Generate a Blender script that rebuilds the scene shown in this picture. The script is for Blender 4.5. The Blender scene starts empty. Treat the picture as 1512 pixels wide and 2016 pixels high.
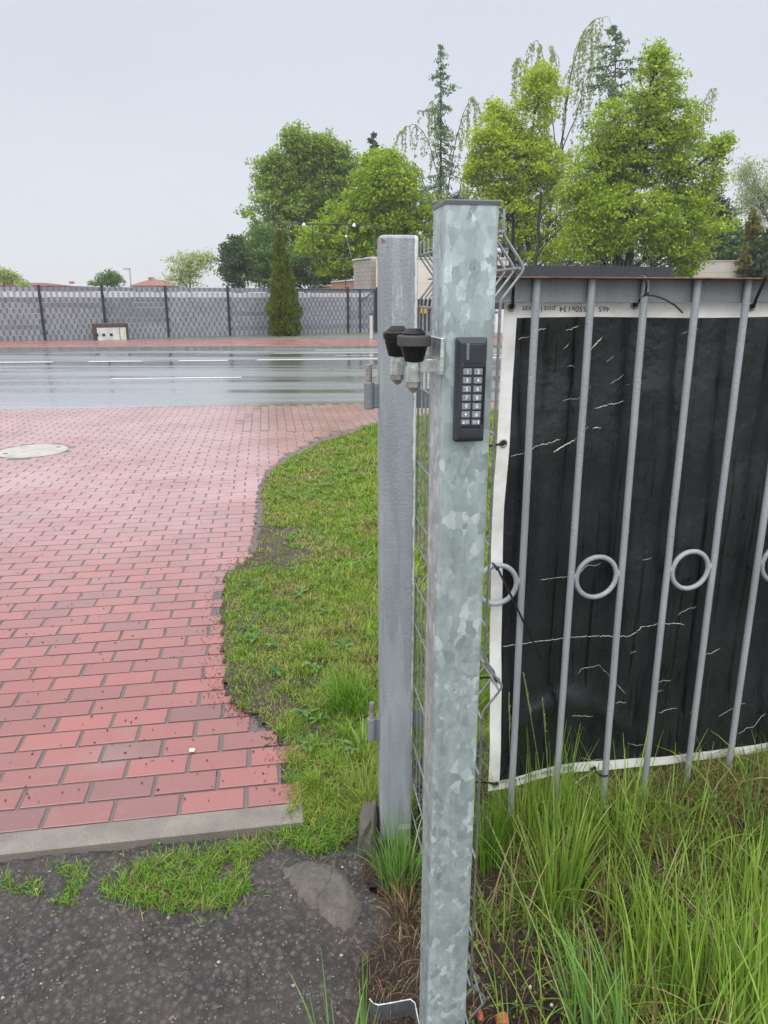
import bpy, math, random
import numpy as np
from mathutils import Vector, Matrix, noise as mnoise

# ------------------------------------------------------------------ camera, world, sun, exposure
sc = bpy.context.scene
C = sc.collection
RND = random.Random(7)
NR = np.random.default_rng(11)
F = 1430.0                      # focal length in pixels of the 1512 x 2016 photograph
TH = math.atan(F / 4842.0)      # pitch below the horizontal
HC = 1.6                        # camera height
cT, sT = math.cos(TH), math.sin(TH)
cam = bpy.data.cameras.new('camera'); camo = bpy.data.objects.new('camera', cam); C.objects.link(camo)
camo.location = (0, 0, HC); camo.rotation_euler = (math.pi / 2 - TH, 0, 0)
cam.sensor_fit = 'VERTICAL'; cam.sensor_height = 36.0; cam.lens = 36.0 * F / 2016.0
cam.clip_start = 0.05; cam.clip_end = 2000
sc.camera = camo
sc.render.resolution_x = 768; sc.render.resolution_y = 1024
sc.view_settings.view_transform = 'Standard'; sc.view_settings.look = 'None'
sc.view_settings.gamma = 1.0; sc.view_settings.exposure = 0.0

SUN_EL, SUN_AZ = math.radians(52), math.radians(200)
w = bpy.data.worlds.new('World'); sc.world = w; w.use_nodes = True
nt = w.node_tree; nt.nodes.clear()
out = nt.nodes.new('ShaderNodeOutputWorld')
sky = nt.nodes.new('ShaderNodeTexSky'); sky.sky_type = 'NISHITA'; sky.sun_disc = False
sky.sun_elevation = SUN_EL; sky.sun_rotation = SUN_AZ
bg1 = nt.nodes.new('ShaderNodeBackground'); bg1.inputs[1].default_value = 0.012
nt.links.new(sky.outputs[0], bg1.inputs[0])
tc = nt.nodes.new('ShaderNodeTexCoord'); sep = nt.nodes.new('ShaderNodeSeparateXYZ')
nt.links.new(tc.outputs['Generated'], sep.inputs[0])
cr = nt.nodes.new('ShaderNodeValToRGB'); nt.links.new(sep.outputs[2], cr.inputs[0])
els = cr.color_ramp.elements
els[0].position = 0.0; els[0].color = (0.73, 0.745, 0.765, 1)
els[1].position = 1.0; els[1].color = (2.35, 2.4, 2.5, 1)
for p_, c_ in ((0.06, (0.71, 0.735, 0.775, 1)), (0.22, (0.66, 0.69, 0.75, 1)), (0.36, (0.65, 0.685, 0.75, 1)), (0.52, (1.3, 1.35, 1.45, 1)), (0.75, (2.1, 2.15, 2.25, 1))):
    e = els.new(p_); e.color = c_
nz = nt.nodes.new('ShaderNodeTexNoise'); nz.inputs['Scale'].default_value = 2.2; nz.inputs['Detail'].default_value = 3
mp = nt.nodes.new('ShaderNodeMapping'); mp.inputs['Scale'].default_value = (1, 1, 3)
nt.links.new(tc.outputs['Generated'], mp.inputs[0]); nt.links.new(mp.outputs[0], nz.inputs[0])
mr = nt.nodes.new('ShaderNodeMapRange'); mr.inputs[3].default_value = 0.93; mr.inputs[4].default_value = 1.07
nt.links.new(nz.outputs[0], mr.inputs[0])
# the cloud cover is brighter on the side of the hidden sun, behind the photographer
dr = nt.nodes.new('ShaderNodeMapRange'); dr.inputs[1].default_value = 0.0; dr.inputs[2].default_value = -1.0; dr.inputs[3].default_value = 1.0; dr.inputs[4].default_value = 1.75
nt.links.new(sep.outputs[1], dr.inputs[0]); mm = nt.nodes.new('ShaderNodeMath'); mm.operation = 'MULTIPLY'; nt.links.new(mr.outputs[0], mm.inputs[0]); nt.links.new(dr.outputs[0], mm.inputs[1])
vm = nt.nodes.new('ShaderNodeVectorMath'); vm.operation = 'SCALE'
nt.links.new(cr.outputs[0], vm.inputs[0]); nt.links.new(mm.outputs[0], vm.inputs['Scale'])
bg2 = nt.nodes.new('ShaderNodeBackground'); bg2.inputs[1].default_value = 1.0
nt.links.new(vm.outputs[0], bg2.inputs[0])
ad = nt.nodes.new('ShaderNodeAddShader')
nt.links.new(bg1.outputs[0], ad.inputs[0]); nt.links.new(bg2.outputs[0], ad.inputs[1]); nt.links.new(ad.outputs[0], out.inputs[0])
w.cycles_visibility.camera = True
sl = bpy.data.lights.new('sun', 'SUN'); sl.energy = 1.2; sl.angle = math.radians(40); sl.color = (1, 0.98, 0.94)
so = bpy.data.objects.new('sun', sl); C.objects.link(so)
so.rotation_euler = (math.pi / 2 - SUN_EL, 0, math.radians(-25))

# ------------------------------------------------------------------ helpers
def ray(px, py):
    u, v = px - 756.0, py - 1008.0
    return np.array((u, F * cT - v * sT, -F * sT - v * cT))
def G(px, py, z=0.0):
    d = ray(px, py); t = (z - HC) / d[2]; return Vector((d[0] * t, d[1] * t, z))
def PY(px, py, y):
    d = ray(px, py); t = y / d[1]; return Vector((d[0] * t, y, HC + d[2] * t))
def PP(px, py, p0, n):
    d = ray(px, py); t = np.dot(np.array(p0) - np.array((0, 0, HC)), np.array(n)) / np.dot(d, np.array(n))
    return Vector((d[0] * t, d[1] * t, HC + d[2] * t))
def smp(lst, x):
    return float(np.interp(x, [a for a, _ in lst], [b for _, b in lst]))

def tag(o, label=None, cat=None, group=None, kind=None):
    if label: o['label'] = label
    if cat: o['category'] = cat
    if group: o['group'] = group
    if kind: o['kind'] = kind
    return o
def empty(name, loc, label, cat, group=None, rz=0.0):
    o = bpy.data.objects.new(name, None); C.objects.link(o); o.location = loc; o.rotation_euler = (0, 0, rz)
    o.empty_display_size = 0.1
    return tag(o, label, cat, group)

class MB:
    """collects faces, links them as one mesh object"""
    def __init__(s): s.v = []; s.f = []; s.m = []; s.n = 0; s.sm = []
    def add(s, v, f, mi=0, smooth=False):
        v = [tuple(map(float, a)) for a in v]
        s.v += v; s.f += [tuple(i + s.n for i in q) for q in f]; s.m += [mi] * len(f); s.sm += [smooth] * len(f); s.n += len(v)
    def box(s, c, h, ax=None, mi=0, ch=0.0):
        c = Vector(c); ax = ax or (Vector((1, 0, 0)), Vector((0, 1, 0)), Vector((0, 0, 1)))
        if ch <= 0:
            v = [c + ax[0] * h[0] * i + ax[1] * h[1] * j + ax[2] * h[2] * k for k in (-1, 1) for j in (-1, 1) for i in (-1, 1)]
            s.add(v, [(0, 2, 3, 1), (4, 5, 7, 6), (0, 1, 5, 4), (2, 6, 7, 3), (0, 4, 6, 2), (1, 3, 7, 5)], mi)
        else:
            s.loft([s_rect(h[0] - ch, h[1] - ch, ch * .5, -h[2]), s_rect(h[0], h[1], ch, -h[2] + ch), s_rect(h[0], h[1], ch, h[2] - ch), s_rect(h[0] - ch, h[1] - ch, ch * .5, h[2])], c, ax, mi)
    def loft(s, rings, c=(0, 0, 0), ax=None, mi=0, smooth=False, cap=True):
        c = Vector(c); ax = ax or (Vector((1, 0, 0)), Vector((0, 1, 0)), Vector((0, 0, 1)))
        n = len(rings[0]); v = []; f = []
        for r in rings:
            for p in r: v.append(c + ax[0] * p[0] + ax[1] * p[1] + ax[2] * p[2])
        for k in range(len(rings) - 1):
            for i in range(n):
                j = (i + 1) % n
                f.append((k * n + i, k * n + j, (k + 1) * n + j, (k + 1) * n + i))
        s.add(v, f, mi, smooth)
        if cap:
            s.add(v[:n][::-1], [tuple(range(n))], mi); s.add(v[-n:], [tuple(range(n))], mi)
    def lathe(s, prof, c=(0, 0, 0), ax=None, n=24, mi=0, smooth=False, cap=True):
        s.loft([[(r * math.cos(2 * math.pi * i / n), r * math.sin(2 * math.pi * i / n), z) for i in range(n)] for r, z in prof], c, ax, mi, smooth, cap)
    def tube(s, pts, r, n=8, mi=0, smooth=True, cap=True):
        pts = [Vector(p) for p in pts]
        rr = r if hasattr(r, '__len__') else [r] * len(pts)
        v = []; f = []; prev = None
        for k, p in enumerate(pts):
            t = (pts[min(k + 1, len(pts) - 1)] - pts[max(k - 1, 0)])
            if t.length < 1e-9: t = Vector((0, 0, 1))
            t.normalize()
            if prev is None: a = t.orthogonal().normalized()
            else:
                a = prev - t * prev.dot(t)
                a = a.normalized() if a.length > 1e-6 else t.orthogonal().normalized()
            prev = a; b = t.cross(a)
            for i in range(n):
                q = 2 * math.pi * i / n; v.append(p + (a * math.cos(q) + b * math.sin(q)) * rr[k])
        for k in range(len(pts) - 1):
            for i in range(n):
                j = (i + 1) % n; f.append((k * n + i, k * n + j, (k + 1) * n + j, (k + 1) * n + i))
        s.add(v, f, mi, smooth)
        if cap: s.add(v[:n][::-1], [tuple(range(n))], mi); s.add(v[-n:], [tuple(range(n))], mi)
    def ribbon(s, pts, wdt, side, mi=0, th=0.0015):
        """flat strap with thickness; side = unit vector across"""
        pts = [Vector(p) for p in pts]; v = []; f = []
        for k, p in enumerate(pts):
            t = (pts[min(k + 1, len(pts) - 1)] - pts[max(k - 1, 0)]).normalized()
            sd = Vector(side); sd = (sd - t * sd.dot(t)).normalized(); n = t.cross(sd)
            ww = wdt[k] if hasattr(wdt, '__len__') else wdt
            for a, b in ((-1, -1), (1, -1), (1, 1), (-1, 1)): v.append(p + sd * a * ww / 2 + n * b * th / 2)
        for k in range(len(pts) - 1):
            for i in range(4):
                j = (i + 1) % 4; f.append((k * 4 + i, k * 4 + j, k * 4 + 4 + j, k * 4 + 4 + i))
        f.append((3, 2, 1, 0)); e = (len(pts) - 1) * 4; f.append((e, e + 1, e + 2, e + 3))
        s.add(v, f, mi)
    def build(s, name, mats, parent=None, loc=None):
        me = bpy.data.meshes.new(name)
        me.from_pydata(s.v, [], s.f)
        for m in (mats if isinstance(mats, (list, tuple)) else [mats]): me.materials.append(m)
        me.polygons.foreach_set('material_index', s.m); me.polygons.foreach_set('use_smooth', s.sm)
        me.validate(); me.update()
        o = bpy.data.objects.new(name, me); C.objects.link(o)
        if parent is not None:
            o.parent = parent
            pl = Vector(parent.location); rz = parent.rotation_euler[2]
            o.matrix_parent_inverse = (Matrix.Translation(pl) @ Matrix.Rotation(rz, 4, 'Z')).inverted()
        return o
def s_rect(hx, hy, r, z):
    """rounded rectangle ring"""
    o = []
    for cx, cy, a0 in ((hx - r, hy - r, 0), (-hx + r, hy - r, 90), (-hx + r, -hy + r, 180), (hx - r, -hy + r, 270)):
        for k in (0, 45, 90):
            a = math.radians(a0 + k); o.append((cx + r * math.cos(a), cy + r * math.sin(a), z))
    return o

def np_mesh(name, V, Q, mats, parent=None, T=None, mi=None, smooth=False):
    """fast mesh of quads (and triangles T) from numpy arrays"""
    me = bpy.data.meshes.new(name)
    nq = len(Q); ntr = 0 if T is None else len(T)
    me.vertices.add(len(V)); me.vertices.foreach_set('co', np.asarray(V, dtype=np.float32).ravel())
    loops = Q.ravel() if T is None else np.concatenate([Q.ravel(), T.ravel()])
    me.loops.add(len(loops)); me.loops.foreach_set('vertex_index', loops.astype(np.int32))
    starts = np.arange(nq) * 4
    tot = np.full(nq, 4)
    if ntr: starts = np.concatenate([starts, nq * 4 + np.arange(ntr) * 3]); tot = np.concatenate([tot, np.full(ntr, 3)])
    me.polygons.add(nq + ntr); me.polygons.foreach_set('loop_start', starts.astype(np.int32)); me.polygons.foreach_set('loop_total', tot.astype(np.int32))
    for m in (mats if isinstance(mats, (list, tuple)) else [mats]): me.materials.append(m)
    if mi is not None: me.polygons.foreach_set('material_index', np.asarray(mi, dtype=np.int32))
    me.polygons.foreach_set('use_smooth', np.full(nq + ntr, bool(smooth)))
    me.update(calc_edges=True)
    o = bpy.data.objects.new(name, me); C.objects.link(o)
    if parent is not None:
        o.parent = parent; o.matrix_parent_inverse = Matrix.Translation(Vector(parent.location)).inverted()
    return o

# ------------------------------------------------------------------ materials
class Mat:
    def __init__(s, name, base=(0.5, 0.5, 0.5), rough=0.6, metal=0.0, spec=0.5):
        s.m = bpy.data.materials.new(name); s.m.use_nodes = True; s.t = s.m.node_tree
        s.b = s.t.nodes['Principled BSDF']; s.o = s.t.nodes['Material Output']
        s.b.inputs['Base Color'].default_value = (*base, 1); s.b.inputs['Roughness'].default_value = rough
        s.b.inputs['Metallic'].default_value = metal; s.b.inputs['Specular IOR Level'].default_value = spec
        s.tc = s.t.nodes.new('ShaderNodeTexCoord')
    def n(s, t, **k):
        o = s.t.nodes.new(t)
        for a, b in k.items(): setattr(o, a, b)
        return o
    def L(s, a, b): s.t.links.new(a, b)
    def co(s, scale=(1, 1, 1), src='Object', rot=(0, 0, 0)):
        m = s.n('ShaderNodeMapping'); m.inputs['Scale'].default_value = scale; m.inputs['Rotation'].default_value = rot
        s.L(s.tc.outputs[src], m.inputs[0]); return m.outputs[0]
    def noise(s, sc_, det=4, scale=(1, 1, 1), rough=0.55, co=None, dist=0.0):
        o = s.n('ShaderNodeTexNoise'); o.inputs['Scale'].default_value = sc_; o.inputs['Detail'].default_value = det
        o.inputs['Roughness'].default_value = rough; o.inputs['Distortion'].default_value = dist
        s.L(co if co is not None else s.co(scale), o.inputs['Vector']); return o.outputs[0]
    def vor(s, sc_, co=None, feature='F1', rnd=1.0):
        o = s.n('ShaderNodeTexVoronoi', feature=feature); o.inputs['Scale'].default_value = sc_; o.inputs['Randomness'].default_value = rnd
        s.L(co if co is not None else s.co(), o.inputs['Vector']); return o
    def ramp(s, fac, stops, interp='LINEAR'):
        o = s.n('ShaderNodeValToRGB'); o.color_ramp.interpolation = interp; el = o.color_ramp.elements
        while len(el) < len(stops): el.new(0.5)
        for e, (p, c) in zip(el, stops):
            e.position = p; e.color = (*c, 1) if hasattr(c, '__len__') else (c, c, c, 1)
        s.L(fac, o.inputs[0]); return o.outputs[0]
    def mix(s, fac, a, b, mode='MIX'):
        o = s.n('ShaderNodeMix', data_type='RGBA', blend_type=mode)
        for i, x in ((0, fac), (6, a), (7, b)):
            if hasattr(x, 'is_linked'): s.L(x, o.inputs[i])
            elif i == 0: o.inputs[0].default_value = x
            else: o.inputs[i].default_value = (*x, 1)
        return o.outputs[2]
    def math(s, op, a, b=0.0, c=None):
        o = s.n('ShaderNodeMath', operation=op)
        for i, x in enumerate((a, b) if c is None else (a, b, c)):
            if hasattr(x, 'is_linked'): s.L(x, o.inputs[i])
            else: o.inputs[i].default_value = x
        return o.outputs[0]
    def isl(s): return s.n('ShaderNodeNewGeometry').outputs['Random Per Island']
    def bump(s, h, strength=0.3, dist=0.01):
        o = s.n('ShaderNodeBump'); o.inputs['Strength'].default_value = strength; o.inputs['Distance'].default_value = dist
        s.L(h, o.inputs['Height']); s.L(o.outputs[0], s.b.inputs['Normal']); return o
    def base(s, x): s.L(x, s.b.inputs['Base Color']); return s
    def rough(s, x): s.L(x, s.b.inputs['Roughness']); return s

def leafmat(name, stops, trans=0.35, nscale=0.6, rough=0.5, spec=0.25, namt=0.35, tint=(0.5, 0.6, 0.3)):
    m = Mat(name, rough=rough, spec=spec)
    col = m.ramp(m.isl(), stops)
    nn = m.noise(nscale, 2)
    col2 = m.mix(m.ramp(nn, [(0.35, 0.0), (0.65, namt)]), col, tuple(x for x in tint))
    m.base(col2)
    tr = m.n('ShaderNodeBsdfTranslucent'); m.L(col2, tr.inputs[0])
    mx = m.n('ShaderNodeMixShader'); mx.inputs[0].default_value = trans
    m.L(m.b.outputs[0], mx.inputs[1]); m.L(tr.outputs[0], mx.inputs[2]); m.L(mx.outputs[0], m.o.inputs[0])
    return m.m

def mat_plain(name, base, rough=0.6, metal=0.0, spec=0.5, var=0.12, nscale=6, bump=0.0, bscale=200):
    m = Mat(name, base, rough, metal, spec)
    a = tuple(x * (1 - var) for x in base); b = tuple(min(1, x * (1 + var)) for x in base)
    m.base(m.ramp(m.noise(nscale, 5), [(0.3, a), (0.7, b)]))
    if bump: m.bump(m.noise(bscale, 3), bump, 0.002)
    return m.m

def galv():
    m = Mat('galvanised steel', rough=0.42, metal=0.35)
    dn = m.n('ShaderNodeTexNoise'); dn.inputs['Scale'].default_value = 95; dn.inputs['Detail'].default_value = 3
    m.L(m.co(), dn.inputs['Vector'])
    vm_ = m.n('ShaderNodeVectorMath', operation='MULTIPLY_ADD'); m.L(dn.outputs['Color'], vm_.inputs[0]); vm_.inputs[1].default_value = (0.009, 0.009, 0.016)
    m.L(m.co((1, 1, 0.72)), vm_.inputs[2])
    v1 = m.vor(105, vm_.outputs[0]); v2 = m.vor(64, vm_.outputs[0]); v3 = m.vor(210, vm_.outputs[0])
    s1 = m.n('ShaderNodeSeparateColor'); m.L(v1.outputs['Color'], s1.inputs[0])
    s2 = m.n('ShaderNodeSeparateColor'); m.L(v2.outputs['Color'], s2.inputs[0])
    s3 = m.n('ShaderNodeSeparateColor'); m.L(v3.outputs['Color'], s3.inputs[0])
    big = m.ramp(m.noise(7, 3), [(0.4, 0.0), (0.62, 1.0)])
    sp = m.mix(big, s1.outputs[0], s2.outputs[1])
    fine = m.ramp(m.noise(9, 2, scale=(1, 1, 1.0)), [(0.55, 0.0), (0.68, 0.8)])
    sp = m.mix(fine, sp, s3.outputs[0])
    col = m.ramp(sp, [(0.0, (0.29, 0.335, 0.335)), (0.3, (0.37, 0.425, 0.42)), (0.6, (0.43, 0.49, 0.485)), (0.8, (0.50, 0.565, 0.56)), (0.93, (0.63, 0.70, 0.69))])
    soft = m.ramp(m.noise(16, 5), [(0.25, (0.8, 0.82, 0.82)), (0.75, (1.05, 1.05, 1.05))])
    col = m.mix(1.0, col, soft, 'MULTIPLY')
    st_ = m.ramp(m.noise(1.0, 4, scale=(60, 60, 2.2)), [(0.35, (0.86, 0.87, 0.87)), (0.6, (1.0, 1.0, 1.0))]); col = m.mix(1.0, col, st_, 'MULTIPLY')
    # short pale scratches
    scr = m.ramp(m.noise(1.0, 2, scale=(900, 900, 60)), [(0.73, 0.0), (0.76, 0.45)])
    col = m.mix(scr, col, (0.72, 0.75, 0.74))
    m.base(col)
    m.rough(m.ramp(sp, [(0.0, 0.5), (1.0, 0.3)]))
    m.bump(m.noise(120, 4), 0.12, 0.0015)
    return m.m
M = {}
M['galv'] = galv()
M['wire'] = mat_plain('galvanised wire', (0.30, 0.31, 0.31), 0.42, 0.6, var=0.25, nscale=60, bump=0.15)
M['zinc'] = mat_plain('bright zinc plating', (0.66, 0.69, 0.67), 0.2, 0.8, var=0.25, nscale=60, bump=0.12, bscale=90)
M['nut'] = mat_plain('dull nut steel', (0.36, 0.36, 0.34), 0.38, 0.75, var=0.3, nscale=80)
M['rubber'] = mat_plain('black rubber', (0.009, 0.009, 0.010), 0.42, spec=0.25, var=0.4, nscale=150, bump=0.1)
M['rubber_worn'] = mat_plain('worn grey rubber', (0.055, 0.052, 0.05), 0.6, var=0.35, nscale=300, bump=0.4, bscale=900)
M['tie'] = mat_plain('black nylon', (0.008, 0.008, 0.009), 0.4, var=0.3, nscale=200)
M['kp'] = mat_plain('anthracite plastic', (0.028, 0.034, 0.041), 0.5, var=0.15, nscale=120, bump=0.15, bscale=1500)
M['kp2'] = mat_plain('dark plastic panel', (0.021, 0.026, 0.032), 0.5, var=0.15, nscale=120)
M['btn'] = mat_plain('grey rubber key', (0.20, 0.215, 0.225), 0.42, var=0.12, nscale=300)
M['white'] = mat_plain('white print', (0.85, 0.85, 0.85), 0.5, var=0.02)
M['ledbar'] = mat_plain('smoked light bar', (0.16, 0.17, 0.19), 0.2, var=0.15)
M['water'] = None
wm = Mat('water drop', (1, 1, 1), 0.03); wm.b.inputs['Transmission Weight'].default_value = 1.0; wm.b.inputs['IOR'].default_value = 1.33
M['water'] = wm.m
M['concrete'] = None

def painted(name, base, chips=True, edge=None, drip=0.6):
    m = Mat(name, base, 0.42)
    lo = tuple(x * 0.80 for x in base); hi = tuple(x * 1.12 for x in base)
    col = m.ramp(m.noise(14, 5, scale=(1, 1, 0.25)), [(0.3, lo), (0.7, hi)])
    wet = m.ramp(m.noise(26, 3, scale=(1.6, 1.6, 0.13), dist=0.5, rough=0.5), [(0.53, 0.0), (0.56, drip * 0.8)])
    col = m.mix(wet, col, tuple(x * 0.72 for x in base))
    if chips:
        ch = m.ramp(m.noise(110, 4), [(0.70, 0.0), (0.73, 0.8)])
        col = m.mix(ch, col, (0.5, 0.5, 0.48))
        ru = m.ramp(m.noise(24, 7, rough=0.7), [(0.69, 0.0), (0.73, 0.9)])
        col = m.mix(ru, col, (0.11, 0.045, 0.018))
    if edge:
        col = edge(m, col)
    m.base(col)
    m.rough(m.ramp(m.noise(20, 3), [(0.3, 0.3), (0.7, 0.52)]))
    m.bump(m.mix(0.35, m.noise(140, 4), m.noise(600, 2)), 0.6, 0.005)
    return m
M['barpaint'] = painted('grey painted bar', (0.30, 0.315, 0.33), drip=0.3).m
m = painted('grey painted rail', (0.20, 0.215, 0.22), drip=0.35)
M['railpaint'] = m.m
M['rust'] = mat_plain('rusty edge', (0.16, 0.085, 0.045), 0.85, var=0.5, nscale=60, bump=0.5, bscale=400)
M['dull'] = painted('grey painted hinge', (0.19, 0.205, 0.215)).m
M['conc'] = None
def concrete(name, base, sc_=8, spec=0.4, rough=0.6, bumpd=0.004, specks=True):
    m = Mat(name, base, rough, spec=spec)
    col = m.ramp(m.noise(sc_, 6), [(0.3, tuple(x * 0.72 for x in base)), (0.7, tuple(x * 1.2 for x in base))])
    col = m.mix(m.ramp(m.noise(sc_ * 30, 3), [(0.35, 0.35), (0.65, 0.0)]), col, tuple(x * 0.5 for x in base))
    if specks:
        v = m.vor(260); col = m.mix(m.ramp(v.outputs['Distance'], [(0.12, 0.75), (0.2, 0.0)]), col, (0.55, 0.5, 0.46))
        v = m.vor(120); col = m.mix(m.ramp(v.outputs['Distance'], [(0.1, 0.9), (0.14, 0.0)]), col, tuple(x * 0.18 for x in base))
    m.base(col); m.bump(m.noise(sc_ * 40, 5), 0.5, bumpd)
    return m
M['strip'] = concrete('wet concrete kerb', (0.20, 0.172, 0.145), rough=0.42).m
M['manhole'] = concrete('pale concrete cover', (0.42, 0.385, 0.33), rough=0.45).m
M['rockc'] = concrete('old broken concrete', (0.135, 0.118, 0.098), sc_=22, bumpd=0.02).m

# ------------------------------------------------------------------ setting: ground, road, paving
UZ = Vector((0, 0, 1))
A9 = math.radians(9.0)
SU, SV = Vector((math.cos(A9), math.sin(A9), 0)), Vector((-math.sin(A9), math.cos(A9), 0))
S0 = Vector((-0.344, 2.02, 0))
def sheet(name, poly, z, mat, kind='structure'):
    mb = MB(); mb.add([(p[0], p[1], z) for p in poly], [tuple(range(len(poly)))]); o = mb.build(name, mat); return tag(o, kind=kind)

def ground_mat():
    m = Mat('verge soil and moss', rough=0.75)
    col = m.ramp(m.noise(0.8, 8), [(0.3, (0.045, 0.05, 0.02)), (0.5, (0.07, 0.062, 0.04)), (0.7, (0.05, 0.075, 0.02))])
    m.base(col); m.bump(m.noise(30, 6), 0.6, 0.02); return m.m
def grid_sheet(name, x0, x1, y0, y1, st, zf, mat, inside=None, kind='structure'):
    xs = np.arange(x0, x1 + st * .5, st); ys = np.arange(y0, y1 + st * .5, st)
    X, Y = np.meshgrid(xs, ys); Z = np.array([[zf(a, b) for a in xs] for b in ys])
    V = np.stack([X, Y, Z], -1).reshape(-1, 3); nx = len(xs)
    i, j = np.meshgrid(np.arange(len(xs) - 1), np.arange(len(ys) - 1))
    a = (j * nx + i).ravel(); Q = np.stack([a, a + 1, a + nx + 1, a + nx], -1)
    if inside is not None:
        keep = np.array([inside(V[q].mean(0)[0], V[q].mean(0)[1]) for q in Q]); Q = Q[keep]
    return tag(np_mesh(name, V, Q, mat, smooth=True), kind=kind)
def inpoly(poly):
    P = [(p[0], p[1]) for p in poly]
    def f(x, y):
        c = False; j = len(P) - 1
        for i in range(len(P)):
            if (P[i][1] > y) != (P[j][1] > y) and x < (P[j][0] - P[i][0]) * (y - P[i][1]) / (P[j][1] - P[i][1]) + P[i][0]: c = not c
            j = i
        return c
    return f

# far and near ground
sheet('ground', [(-300, -60), (300, -60), (300, 600), (-300, 600)], -0.06, ground_mat())

# road (wet asphalt)
def road_mat():
    m = Mat('wet asphalt road', (0.05, 0.05, 0.052), 0.2, spec=0.5)
    st = m.noise(1.0, 4, scale=(0.045, 0.75, 1), dist=0.5)
    st2 = m.noise(1.0, 3, scale=(0.25, 3.5, 1))
    m.base(m.ramp(m.noise(300, 2), [(0.3, (0.13, 0.133, 0.14)), (0.7, (0.22, 0.223, 0.23))]))
    wet = m.mix(0.3, m.ramp(st, [(0.42, 0.0), (0.56, 1.0)]), m.ramp(st2, [(0.35, 0.0), (0.65, 1.0)]))
    m.b.inputs['IOR'].default_value = 1.7
    m.rough(m.ramp(wet, [(0.2, 0.12), (0.8, 0.36)]))
    m.b.inputs['Coat Weight'].default_value = 1.0; m.b.inputs['Coat IOR'].default_value = 1.5
    m.L(m.ramp(wet, [(0.2, 0.10), (0.8, 0.28)]), m.b.inputs['Coat Roughness'])
    m.bump(m.mix(wet, m.noise(12, 2), m.noise(160, 3)), 0.05, 0.003)
    return m.m
RN = [G(0, 805), G(300, 801), G(500, 797), G(740, 792)]
RFa = [G(0, 688), G(300, 687), G(740, 684)]
slope_n = math.tan(math.radians(7.3)); slope_f = math.tan(math.radians(5.0))
def road_near(x): return 11.55 + (x + 0.3) * slope_n
def road_far(x): return 24.85 + (x + 0.27) * slope_f
def walk_far(x): return 29.0 + (x + 0.3) * slope_f
XL, XR = -60.0, 60.0
sheet('road', [(XL, road_near(XL)), (XR, road_near(XR)), (XR, road_far(XR)), (XL, road_far(XL))], -0.03, road_mat())
# painted dashes
pm = Mat('worn road paint', (0.8, 0.8, 0.8), 0.35); pm.base(pm.ramp(pm.noise(25, 5), [(0.3, (0.55, 0.55, 0.55)), (0.6, (0.82, 0.82, 0.82))]))
mb = MB()
def dash(pa, pb, wd=0.13):
    a, b = G(*pa, -0.026), G(*pb, -0.026); d = (b - a).normalized(); n_ = Vector((-d.y, d.x, 0)) * wd / 2
    mb.add([a - n_, b - n_, b + n_, a + n_], [(0, 1, 2, 3)])
for a, b in (((-40, 713.6), (103, 712.4)), ((175, 711.6), (281, 710.8)), ((352, 710), (449, 709.2)), ((506, 708.4), (760, 706)), ((760, 706), (1120, 702))): dash(a, b, 0.21)
dash((218, 745.5), (476, 742.5), 0.13)
dash((540, 695.5), (1100, 690.5), 0.11); dash((620, 689.6), (1100, 686.8), 0.1); dash((660, 700.5), (1100, 697), 0.08)
tag(mb.build('road_marking', pm.m), kind='structure')

# kerb between near paving and road, kerb and footpath across the road
kb = MB()
def strip_line(mb_, fa, x0, x1, w0, w1, z0, z1):
    a0, a1 = Vector((x0, fa(x0) + w0, 0)), Vector((x1, fa(x1) + w0, 0)); b0, b1 = Vector((x0, fa(x0) + w1, 0)), Vector((x1, fa(x1) + w1, 0))
    v = [(*a0[:2], z0), (*a1[:2], z0), (*b1[:2], z0), (*b0[:2], z0), (*a0[:2], z1), (*a1[:2], z1), (*b1[:2], z1), (*b0[:2], z1)]
    mb_.add(v, [(4, 5, 6, 7), (0, 1, 5, 4), (2, 3, 7, 6), (1, 2, 6, 5), (3, 0, 4, 7)])
strip_line(kb, road_far, XL, XR, 0.0, 0.16, -0.06, 0.07)
tag(kb.build('far_kerb', concrete('far kerb stone', (0.2, 0.19, 0.18)).m), kind='structure')
def farbrick():
    m = Mat('red paving across road', rough=0.3)
    b = m.n('ShaderNodeTexBrick'); b.inputs['Scale'].default_value = 1; b.inputs['Brick Width'].default_value = 0.2; b.inputs['Row Height'].default_value = 0.1
    b.inputs['Mortar Size'].default_value = 0.008; b.inputs['Color1'].default_value = (0.36, 0.12, 0.10, 1); b.inputs['Color2'].default_value = (0.30, 0.10, 0.085, 1); b.inputs['Mortar'].default_value = (0.1, 0.08, 0.07, 1)
    m.L(m.co(rot=(0, 0, -math.radians(95))), b.inputs[0]); m.base(m.mix(m.ramp(m.noise(0.8, 4), [(0.35, 0.4), (0.65, 0)]), b.outputs[0], (0.2, 0.09, 0.08)))
    m.rough(m.ramp(m.noise(1.5, 4), [(0.3, 0.2), (0.7, 0.45)])); return m.m
fb = MB(); strip_line(fb, road_far, XL, XR, 0.16, 3.9, -0.06, 0.055); tag(fb.build('far_footpath', farbrick()), kind='structure')
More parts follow.
